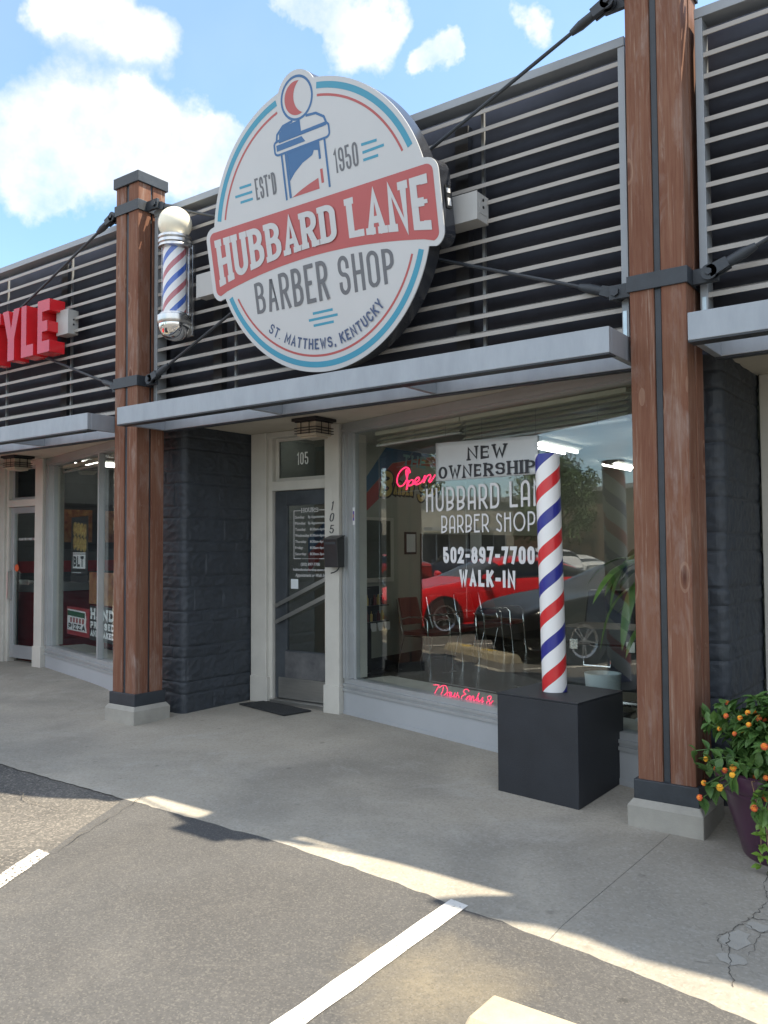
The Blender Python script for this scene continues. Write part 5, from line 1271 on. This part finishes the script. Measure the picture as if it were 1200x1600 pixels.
for y, a, lb in ((5.05, 3, 'burgundy waiting chair second from the product rack'), (5.75, -2, 'burgundy waiting chair third from the product rack'), (6.45, 4, 'burgundy waiting chair furthest from the product rack')):
    c = copy_tree(ch, (.62, y, .03)); c.rotation_euler = (0, 0, R(a)); c['label'] = lb
# barber chair
root = thing('barber_chair', 'black barber chair with chrome base inside the window', 'barber chair', (3.55, 2.9, .03))
bx_, by_ = 3.55, 2.9
m_ = MB(); m_.lathe([(.001, 0), (.33, 0), (.34, .02), (.30, .05), (.08, .07), (.07, .42), (.001, .42)], (bx_, by_, .03), 28); ob('chair_base', m_, 'chrome', root, smooth=True)
m_ = MB(); m_.box(bx_ - .28, bx_ + .28, by_ - .28, by_ + .25, .45, .60); ob('seat', m_, 'black_plastic', root, bevel=.04)
m_ = MB(); m_.hexa([(bx_ - .27, by_ + .20, .60), (bx_ + .27, by_ + .20, .60), (bx_ + .27, by_ + .34, .60), (bx_ - .27, by_ + .34, .60), (bx_ - .25, by_ + .34, 1.15), (bx_ + .25, by_ + .34, 1.15), (bx_ + .25, by_ + .46, 1.15), (bx_ - .25, by_ + .46, 1.15)]); ob('backrest', m_, 'black_plastic', root, bevel=.03)
for s in (-1, 1):
    m_ = MB(); m_.box(bx_ + s * .34 - .05, bx_ + s * .34 + .05, by_ - .25, by_ + .3, .74, .80); m_.box(bx_ + s * .34 - .02, bx_ + s * .34 + .02, by_ - .1, by_ + .1, .5, .74); ob('armrest', m_, 'black_plastic', root, bevel=.012)
m_ = MB(); m_.box(bx_ - .2, bx_ + .2, by_ - .62, by_ - .5, .18, .22); m_.tube([(bx_, by_ - .25, .48), (bx_, by_ - .56, .22)], .02, 8); ob('footrest', m_, 'chrome', root)
# black equipment case with latches
root = thing('tool_case', 'black trunk with silver latches behind the window, left of the plant', 'case', (4.1, 1.75, .03))
m_ = MB(); m_.box(3.75, 4.5, 1.55, 2.1, .45, .80); ob('case_body', m_, 'black_plastic', root, bevel=.01)
m_ = MB(); m_.box(3.74, 4.51, 1.54, 2.11, .803, .93); ob('case_lid', m_, 'black_plastic', root, bevel=.012)
for xx in (3.87, 4.34):
    m_ = MB(); m_.box(xx, xx + .07, 1.525, 1.54, .76, .84); ob('latch', m_, 'polished', root, bevel=.003)
m_ = MB(); m_.tube([(4.0, 1.54, .70), (4.0, 1.505, .69), (4.0, 1.505, .64), (4.22, 1.505, .64), (4.22, 1.505, .69), (4.22, 1.54, .70)], .008, 6); ob('case_handle', m_, 'chrome', root, smooth=True)
m_ = MB()
for xx, yy in ((3.78, 1.58), (4.47, 1.58), (3.78, 2.07), (4.47, 2.07)): m_.box(xx - .02, xx + .02, yy - .02, yy + .02, .03, .45)
m_.tube([(3.8, 1.56, .36), (4.46, 1.56, .36)], .022, 8); ob('case_stand', m_, 'polished', root)
# house plant
def strap_leaf(m, base, az, up, ln, w_, droop, mi=0):
    n = 10; p = Vector(base); d = Vector((math.cos(az) * math.cos(up), math.sin(az) * math.cos(up), math.sin(up))); sd_ = Vector((-math.sin(az), math.cos(az), 0)); vs = []
    for i in range(n + 1):
        t = i / n; ww = w_ * (math.sin(math.pi * min(1, .12 + t * .88)) ** .6) * (1 if t < .97 else .3)
        nn = sd_.cross(d).normalized()
        vs += [tuple(p - sd_ * ww + nn * ww * .25), tuple(p - nn * 0), tuple(p + sd_ * ww + nn * ww * .25)]
        p = p + d * (ln / n); d = (d + Vector((0, 0, -droop / n))).normalized()
    m.add(vs, [(3 * i + k, 3 * i + k + 1, 3 * i + k + 4, 3 * i + k + 3) for i in range(n) for k in (0, 1)], mi)
root = thing('house_plant', 'tall corn plant with long drooping leaves behind the window', 'plant', (4.72, 1.12, .03))
m_ = MB(); m_.lathe([(.001, 0), (.12, 0), (.15, .3), (.16, .32), (.13, .32), (.12, .28), (.001, .27)], (4.72, 1.12, .03), 24); ob('plant_pot', m_, 'white_pot', root, smooth=True)
m_ = MB(); m_.tube([(4.72, 1.12, .28), (4.71, 1.11, .9), (4.73, 1.12, 1.55)], .025, 8); m_.tube([(4.76, 1.14, .28), (4.78, 1.15, .9)], .02, 8); ob('plant_stem', m_, 'bark', root, smooth=True)
m_ = MB(); rnd = random.Random(4)
for k in range(22): strap_leaf(m_, (4.72 + rnd.uniform(-.02, .02), 1.12, 1.25 + .03 * (k % 11)), k * 2.4 + rnd.uniform(-.3, .3), rnd.uniform(.3, 1.2), rnd.uniform(.5, .8), rnd.uniform(.03, .045), rnd.uniform(2.2, 4.0))
for k in range(12): strap_leaf(m_, (4.77, 1.14, .85 + .02 * k), k * 2.4, rnd.uniform(.2, 1.0), rnd.uniform(.35, .55), .03, rnd.uniform(2.0, 4.0))
ob('plant_leaves', m_, 'leaf_in', root, smooth=True)
m_ = MB(); m_.lathe([(.001, 0), (.11, 0), (.13, .26), (.135, .30), (.12, .30), (.11, .05), (.001, .04)], (4.30, 1.15, .345), 24)
root = thing('plant_stand', 'pale bucket on a low black stool behind the black box', 'bucket', (4.30, 1.15, .03)); ob('bucket', m_, 'white_pot', root, smooth=True)
m_ = MB(); m_.box(4.15, 4.45, 1.0, 1.3, .30, .344)
for xx in (4.17, 4.41):
    for yy in (1.02, 1.26): m_.box(xx, xx + .025, yy, yy + .025, .03, .30)
ob('stool', m_, 'black_plastic', root)

# ------------------------------------------------------------------ planter
PCX, PCY = 5.80, -.02
zg = gz(PCX, PCY)
root = thing('flower_pot', 'glossy plum flower pot beside the right timber post', 'flower pot', (PCX, PCY, zg))
m_ = MB(); m_.lathe([(.001, .0), (.235, .0), (.245, .012), (.30, .20), (.345, .335), (.352, .345), (.352, .36), (.36, .364), (.372, .385), (.378, .42), (.372, .452), (.358, .46), (.34, .455), (.325, .42), (.31, .40), (.001, .40)], (PCX, PCY, zg), 56); ob('pot_body', m_, 'pot', root, smooth=True)
m_ = MB(); m_.lathe([(.001, .402), (.312, .402), (.312, .412), (.001, .425)], (PCX, PCY, zg), 30); ob('soil', m_, 'soil', root, smooth=True)
plant = thing('lantana_plant', 'lantana bush with orange and yellow flower heads in the plum pot', 'flowering plant', (PCX, PCY, zg + .41))
def leaf(m, c, dirv, up, ln, w_, mi=0):
    d = dirv.normalized(); s = d.cross(up)
    if s.length < 1e-4: s = Vector((1, 0, 0))
    s.normalize(); n = s.cross(d).normalized(); vs = []
    st = [(0, .12), (.2, .75), (.45, 1.0), (.72, .68), (1.0, .03)]
    for t, q in st:
        p = c + d * ln * t - n * ln * .22 * t * t
        vs += [tuple(p - s * w_ * q + n * w_ * .35 * q), tuple(p), tuple(p + s * w_ * q + n * w_ * .35 * q)]
    m.add(vs, [(3 * i + k, 3 * i + k + 1, 3 * i + k + 4, 3 * i + k + 3) for i in range(4) for k in (0, 1)], mi)
rnd = random.Random(12); ml = MB(); ms = MB(); heads = []
cen = Vector((PCX, PCY, zg + .42))
for k in range(270):
    az = rnd.uniform(0, 2 * math.pi); el = rnd.uniform(-.05, 1.45); L_ = rnd.uniform(.22, .49) * (1.0 if el < .5 else .82)
    d = Vector((math.cos(az) * math.cos(el), math.sin(az) * math.cos(el), math.sin(el)))
    b = cen + Vector((math.cos(az) * .14 * rnd.random(), math.sin(az) * .14 * rnd.random(), 0)); pts = []
    for i in range(7):
        t = i / 6; pts.append(b + d * L_ * t + Vector((0, 0, .05 * math.sin(t * 2.2) - .10 * t * t * (1 if el < .4 else 0))))
    ms.tube(pts, .0028, 5)
    for i in range(1, 7):
        t0 = (pts[i] - pts[i - 1]).normalized()
        for sgn in (0, 1, 0):
            a2 = rnd.uniform(0, 6.28); q = t0.cross(Vector((math.cos(a2), math.sin(a2), .2))).normalized()
            if sgn: q = -q
            q = (q + t0 * .5 + Vector((0, 0, rnd.uniform(-.5, .25)))).normalized(); ln = rnd.uniform(.05, .09)
            leaf(ml, pts[i], q, Vector((rnd.uniform(-.3, .3), rnd.uniform(-.3, .3), 1)), ln, ln * rnd.uniform(.26, .34))
    heads.append((pts[-1], d, el))
ob('foliage', ml, 'leaf', plant, smooth=True); ob('stems', ms, 'leaf', plant)
heads.sort(key=lambda h: -(h[1].dot(Vector((-.40, -.75, .38))) + rnd.uniform(-.25, .25)))
nf = 0
for (p, d, el) in heads[:44]:
    if d.y > .35: continue
    m_ = MB(); c = p + d * .02; k = ['fl_orange', 'fl_red', 'fl_orange', 'fl_red', 'fl_yellow', 'fl_orange', 'fl_red'][nf % 7]
    rr2 = rnd.uniform(.012, .0175)
    ax = (d + Vector((0, -.5, .3))).normalized(); sx = ax.orthogonal().normalized(); sy = ax.cross(sx)
    for i in range(26):
        f = i / 25; th = i * 2.39996; ph = math.acos(1 - f * 1.15)
        n = ax * math.cos(ph) + (sx * math.cos(th) + sy * math.sin(th)) * math.sin(ph)
        m_.ball(c + n * rr2 * .8, rr2 * .33, 6, 4, 1 if (f < .3 and k != 'fl_yellow') else 0)
    m_.ball(c, rr2 * .75, 8, 6, 0)
    ob('flower_head', m_, [k, 'fl_yellow' if k == 'fl_orange' else 'fl_orange'], plant); nf += 1
vine = thing('trailing_vine', 'pale green vine trailing over the front of the plum pot', 'vine', (PCX - .08, PCY - .36, zg + .40))
mv = MB(); mw = MB()
for (az, l, sx) in ((-1.85, .42, .03), (-1.60, .50, -.05), (-1.45, .46, .04), (-1.25, .5, -.06)):
    pts = []; b = Vector((PCX + .36 * math.cos(az), PCY + .36 * math.sin(az), zg + .462))
    pts.append(Vector((PCX + .25 * math.cos(az), PCY + .25 * math.sin(az), zg + .44)))
    for i in range(9):
        t = i / 8; z = zg + .455 - l * t; rad_ = .39 - .06 * t
        a = az + sx * math.sin(t * 3) * 2 ; pts.append(Vector((PCX + rad_ * math.cos(a), PCY + rad_ * math.sin(a) - .01, max(z, gz(PCX, PCY - .4) + .012))))
    mw.tube(pts, .0028, 6)
    for i in range(2, len(pts)):
        for q in range(3): 
            leaf(mv, pts[i], Vector((rnd.uniform(-1, 1), rnd.uniform(-.9, -.1), rnd.uniform(-.6, .4))), Vector((0, -.6, 1)), rnd.uniform(.03, .05), .014)
ob('vine_leaves', mv, 'leaf_pale', vine, smooth=True); ob('vine_stem', mw, 'stem', vine)

# ------------------------------------------------------------------ wheel stop
ws = thing('wheel_stop', 'white concrete wheel stop with chipped yellow paint at the bottom edge', 'wheel stop', (6.2, -2.45, -.06))
m_ = MB(); x0_, x1_ = 5.30, 7.10; zb_ = gz(6, -2.4) - .012; zt_ = .10
def ysec(x): return [(x, -2.66, zb_), (x, -2.30, zb_), (x, -2.36, zt_ - .02), (x, -2.385, zt_), (x, -2.545, zt_), (x, -2.575, zt_ - .02)]
A = ysec(x0_); B = ysec(x1_); A = [(x0_ + (.0 if z < 0 else .04), y, z) for x, y, z in A]
m_.add(A + B, [(0, 1, 2, 3, 4, 5)[::-1], (6, 7, 8, 9, 10, 11)] + [(i, (i + 1) % 6, 6 + (i + 1) % 6, 6 + i) for i in range(6)]); ob('stop_body', m_, 'stop_conc', ws, bevel=.008)
m_ = MB()
for a, b in ((5.66, 5.95), (6.35, 6.6)): m_.add([(a, -2.39, zt_ + .001), (b, -2.39, zt_ + .001), (b, -2.54, zt_ + .001), (a + .03, -2.54, zt_ + .001)], [(0, 3, 2, 1)])
m_.add([(5.36, -2.588, zt_ - .04), (5.60, -2.588, zt_ - .04), (5.62, -2.62, zt_ - .09), (5.38, -2.62, zt_ - .09)], [(0, 3, 2, 1)])
ob('yellow_paint', m_, 'stop_yellow', ws)
for k, (xx, lb) in enumerate(((-1.75, 'yellow-topped wheel stop in front of the black sedan'), (-5.2, 'yellow-topped wheel stop in front of the red car'))):
    c = copy_tree(ws, (xx, -1.95 + .0, -.06)); c['label'] = lb

# ------------------------------------------------------------------ cars in the lot (seen in the window)
def car(label, color, x, y, rz, suv=False, name='parked_car'):
    root = thing(name, label, 'car', (0, 0, 0), None)
    L_ = 4.75; hw = .92
    # stations from the nose (+y) to the tail
    zr = 1.72 if suv else 1.44
    st = [(2.375, .30, .62, .62, .70), (2.30, .22, .74, .70, .82), (2.05, .20, .83, .80, .90), (1.5, .20, .93, .90, .92), (.95, .20, .98, .985, .92), (.25, .20, 1.0, zr - .07, .92),
          (-.35, .20, 1.01, zr, .92), (-1.0, .20, 1.02, zr - .04, .92), (-1.55, .20, 1.04, zr - (.08 if suv else .22), .92), (-2.0, .21, 1.05, zr - .14 if suv else 1.07, .91), (-2.25, .26, 1.0, zr - .3 if suv else 1.02, .86), (-2.375, .34, .9, .92, .76)]
    ring = []
    for (yy, zb, zs, zt, w_) in st:
        rf = .70 if zt > zs + .15 else .80
        ring.append([(w_ * .93, yy, zb), (w_, yy, zb + .16), (w_ * 1.0, yy, (zb + zs) / 2 + .08), (w_ * .955, yy, zs), (w_ * rf if zt > zs + .1 else w_ * .82, yy, max(zt - .03, zs + .005)), (w_ * rf * .55, yy, zt), (0, yy, zt + .01)])
    body = MB(); gl = MB(); n = 7
    full = []
    for rg in ring: full.append(rg + [(-p[0], p[1], p[2]) for p in rg[-2::-1]])
    k = len(full[0]); o = 0
    vs = [p for rg in full for p in rg]; fs = []; mi = []
    for i in range(len(full) - 1):
        for j in range(k - 1):
            side = j in (3, k - 5); top = j in (4, 5, k - 7, k - 6)
            g_ = False
            if side and 4 <= i <= (9 if suv else 8): g_ = True
            if top and (i == 4 or (not suv and i == 8) or (suv and i == 9)): g_ = True
            fs.append((i * k + j, (i + 1) * k + j, (i + 1) * k + j + 1, i * k + j + 1)); mi.append(1 if g_ else 0)
    fs.append(tuple(range(k))[::-1]); mi.append(0); fs.append(tuple(range((len(full) - 1) * k, len(full) * k))); mi.append(0)
    fs.append(tuple(i * k for i in range(len(full))) + tuple(i * k + k - 1 for i in range(len(full) - 1, -1, -1))); mi.append(0)
    body.v = vs; body.f = fs; body.mi = mi
    b = ob('car_body', body, ['paint', 'tint_glass'], root, smooth=True, sub=2); b.color = (*color, 1)
    for yy in (1.58, -1.35):
        for s in (-1, 1):
            m_ = MB(); m_.lathe([(.001, -.22), (.39, -.22), (.39, 0.012), (.001, .012)], (s * (hw - .004), yy, .335), 32, ax='x'); 
            if s < 0: m_.v = [(2 * s * (hw - .004) - v[0], v[1], v[2]) for v in m_.v]
            ob('wheel_arch', m_, 'black_plastic', root)
            m_ = MB(); P_ = [(.20, -.20), (.305, -.20), (.33, -.17), (.33, .0), (.315, .018), (.232, .022), (.225, .0), (.20, -.02)]
            m_.lathe(P_, (s * (hw - .0), yy, .33), 36, ax='x')
            if s < 0: m_.v = [(2 * s * hw - v[0], v[1], v[2]) for v in m_.v]
            w_ = ob('wheel', m_, 'tyre', root, smooth=True)
            m_ = MB(); m_.lathe([(.205, -.03), (.233, .02), (.233, .026), (.20, .012), (.19, -.03)], (s * hw, yy, .33), 36, ax='x')
            for q in range(10):
                a = 2 * math.pi * q / 10 + (.16 if q % 2 else -.16); c_, s_ = math.cos(a), math.sin(a); pts = []
                u = Vector((0, c_, s_)); v = Vector((0, -s_, c_)); C_ = Vector((s * hw, yy, .33))
                m_.hexa([tuple(C_ + u * .03 - v * .016 + Vector((-.02, 0, 0))), tuple(C_ + u * .215 - v * .010 + Vector((-.02, 0, 0))), tuple(C_ + u * .215 + v * .010 + Vector((-.02, 0, 0))), tuple(C_ + u * .03 + v * .016 + Vector((-.02, 0, 0))),
                         tuple(C_ + u * .03 - v * .016 + Vector((.018, 0, 0))), tuple(C_ + u * .215 - v * .010 + Vector((.018, 0, 0))), tuple(C_ + u * .215 + v * .010 + Vector((.018, 0, 0))), tuple(C_ + u * .03 + v * .016 + Vector((.018, 0, 0)))])
            m_.lathe([(.001, -.02), (.05, -.02), (.045, .022), (.001, .024)], C_, 16, ax='x')
            if s < 0: m_.v = [(2 * s * hw - v[0], v[1], v[2]) for v in m_.v]
            r2 = ob('rim', m_, 'rim', w_)
    for s in (-1, 1):
        m_ = MB(); m_.hexa([(s * .58, 2.255, .66), (s * .845, 2.10, .69), (s * .80, 2.02, .69), (s * .55, 2.15, .66), (s * .56, 2.215, .75), (s * .835, 2.01, .80), (s * .79, 1.95, .80), (s * .54, 2.12, .75)]); ob('headlight', m_, 'lens', root, bevel=.01)
        m_ = MB(); m_.hexa([(s * .50, -2.345, .80), (s * .81, -2.22, .80), (s * .80, -2.1, .80), (s * .5, -2.2, .80), (s * .50, -2.325, .93), (s * .81, -2.20, .93), (s * .80, -2.1, .93), (s * .5, -2.2, .93)]); ob('tail_light', m_, 'tail', root, bevel=.01)
        m_ = MB(); m_.hexa([(s * .90, .80, 1.0), (s * 1.08, .78, 1.02), (s * 1.08, .62, 1.02), (s * .90, .66, 1.0), (s * .90, .78, 1.09), (s * 1.07, .75, 1.13), (s * 1.07, .64, 1.13), (s * .90, .68, 1.09)]); mo = ob('door_mirror', m_, 'paint', root, bevel=.02); mo.color = (*color, 1)
    m_ = MB(); m_.box(-.55, .55, 2.30, 2.375, .34, .56); ob('grille', m_, 'black_plastic', root, bevel=.02)
    root.location = (x, y, gz(x, y) - .012); root.rotation_euler = (0, 0, rz); root['group'] = 'cars parked in the lot'
    return root
car('black sedan parked nose to the walkway, mirrored in the barber shop window', (.008, .008, .009), -1.32, -4.4, R(0))
car('red sports sedan parked beside the black sedan, mirrored in the window', (.72, .010, .016), -5.30, -4.35, R(0))
far = [(-17.5, -13, 90, (.45, .46, .47), 'silver car parked furthest left across the lot'), (-21, -16, 95, (.7, .7, .7), 'white car in the row across the lot'), (-25, -11, 88, (.3, .02, .02), 'dark red car across the lot'), (-30, -17, 92, (.05, .06, .09), 'navy car across the lot'), (-27, -22, 90, (.6, .6, .58), 'pale car near the trees across the lot'), (-35, -13, 92, (.5, .5, .5), 'grey car near the beige building')]
for i, (x, y, a, c, lb) in enumerate(far): car(lb, c, x, y, R(a), suv=i % 2 == 1)

# ------------------------------------------------------------------ across the lot: low buildings and trees
def far_building(name, label, x0, x1, y0, y1, h, m, tower=None):
    root = thing(name, label, 'building', ((x0 + x1) / 2, (y0 + y1) / 2, -.4))
    m_ = MB(); m_.box(x0, x1, y0, y1, -.8, h); ob('wall', m_, m, root)
    m_ = MB(); m_.box(x0 - .3, x1 + .3, y0 - .3, y1 + .3, h + .001, h + .35); r_ = ob('roof', m_, 'roof', root)
    if tower: m_ = MB(); m_.box(*tower, h + .352, h + 2.2); ob('raised_front', m_, m, root)
    n = int((y1 - y0) / 5)
    for k in range(n):
        yy = y0 + (k + .5) * (y1 - y0) / n
        m_ = MB(); m_.box(x1 + .001, x1 + .05, yy - 1.7, yy + 1.7, .2, 2.6); wn_ = ob('shop_front', m_, 'dark_glass', root)
        m_ = MB()
        for t in (-1.7, -.6, .6, 1.7): m_.box(x1 + .051, x1 + .10, yy + t - .05, yy + t + .05, .1, 2.7)
        ob('mullion', m_, 'alu', wn_)
    for k in range(max(2, n // 2)):
        yy = y0 + (k + .5) * (y1 - y0) / max(2, n // 2); m_ = MB(); m_.box(x1 + .15, x1 + 1.6, yy - 3, yy + 3, 2.9, 3.15); ob('awning', m_, 'roof', root)
far_building('shop_building', 'long beige shop row across the parking lot', -62, -48, -32, 8, 5.2, 'bldg', (-52, -48.01, -14, -4))
far_building('brick_building', 'brown brick shop building across the parking lot', -58, -40, -66, -38, 6.0, 'bldg2')
rnd = random.Random(5)
def tree(x, y, h, sd_, label, tmpl=None):
    if tmpl:
        c = copy_tree(tmpl, (x, y, gz(x, y) - .05)); c['label'] = label; c.rotation_euler = (0, 0, sd_ * 1.3); s = h / 8.0; c.scale = (s, s, s); return c
    root = thing('lot_tree', label, 'tree', (0, 0, 0), 'trees across the parking lot')
    rd = random.Random(sd_); tr = MB(); cr_ = MB()
    tr.tube([(0, 0, -.2), (.05, 0, 1.2), (0, .08, 2.4), (.1, 0, 4.5)], [.2, .16, .13, .06], 10); cl = []
    for k in range(11):
        a = k * 2.4; z = 1.9 + .33 * k; e = Vector((math.cos(a) * rd.uniform(1.2, 2.4), math.sin(a) * rd.uniform(1.2, 2.4), z + rd.uniform(.8, 2.0)))
        tr.tube([(0, 0, z), tuple(Vector((0, 0, z)).lerp(e, .5) + Vector((0, 0, .2))), tuple(e)], [.07, .05, .02], 6); cl.append(e)
    for k in range(8): cl.append(Vector((rd.uniform(-1.2, 1.2), rd.uniform(-1.2, 1.2), rd.uniform(5, 7.4))))
    for e in cl:
        rr = rd.uniform(.75, 1.35)
        for q in range(190):
            n = Vector((rd.gauss(0, 1), rd.gauss(0, 1), rd.gauss(0, .8))).normalized(); p = e + n * rr * rd.random() ** .4
            leaf(cr_, p, Vector((rd.uniform(-1, 1), rd.uniform(-1, 1), rd.uniform(-1, .5))), Vector((0, 0, 1)), rd.uniform(.16, .28), .08)
    ob('trunk', tr, 'bark', root, smooth=True); ob('crown', cr_, 'tree_leaf', root)
    root.location = (x, y, gz(x, y) - .05); s = h / 8.0; root.scale = (s, s, s); return root
t0 = tree(-34, -26, 7.5, 3, 'full leafy tree nearest across the lot')
for (x, y, h, s, lb) in ((-45, -34, 9, 1, 'tall tree between the beige and brick buildings'), (-30, -36, 7, 2, 'round tree in front of the brick building'), (-68, -18, 13, 3, 'tall tree behind the beige shop row'), (-70, -34, 12, 4, 'tall tree behind the gap between the buildings'), (-64, -4, 11, 5, 'tree behind the right end of the beige row'), (-24, -40, 8, 6, 'leafy tree at the far side of the lot'), (-42, -72, 12, 7, 'tall tree beyond the brick building'), (-12, -46, 9, 8, 'tree at the rear edge of the lot')):
    tree(x, y, h, s, lb, t0)
# street light in the lot
root = thing('lot_light', 'tall grey double-headed light pole in the parking lot', 'street light', (-26, -27, -.4))
m_ = MB(); m_.tube([(-26, -27, -.4), (-26, -27, 8.5)], [.11, .07], 10); m_.tube([(-26, -27, 8.4), (-24.6, -26.2, 8.5)], .04, 6); ob('pole', m_, 'frame_grey', root)
m_ = MB(); m_.box(-24.9, -24.2, -26.5, -25.9, 8.42, 8.58); ob('lamp_head', m_, 'frame_grey', root, bevel=.03)
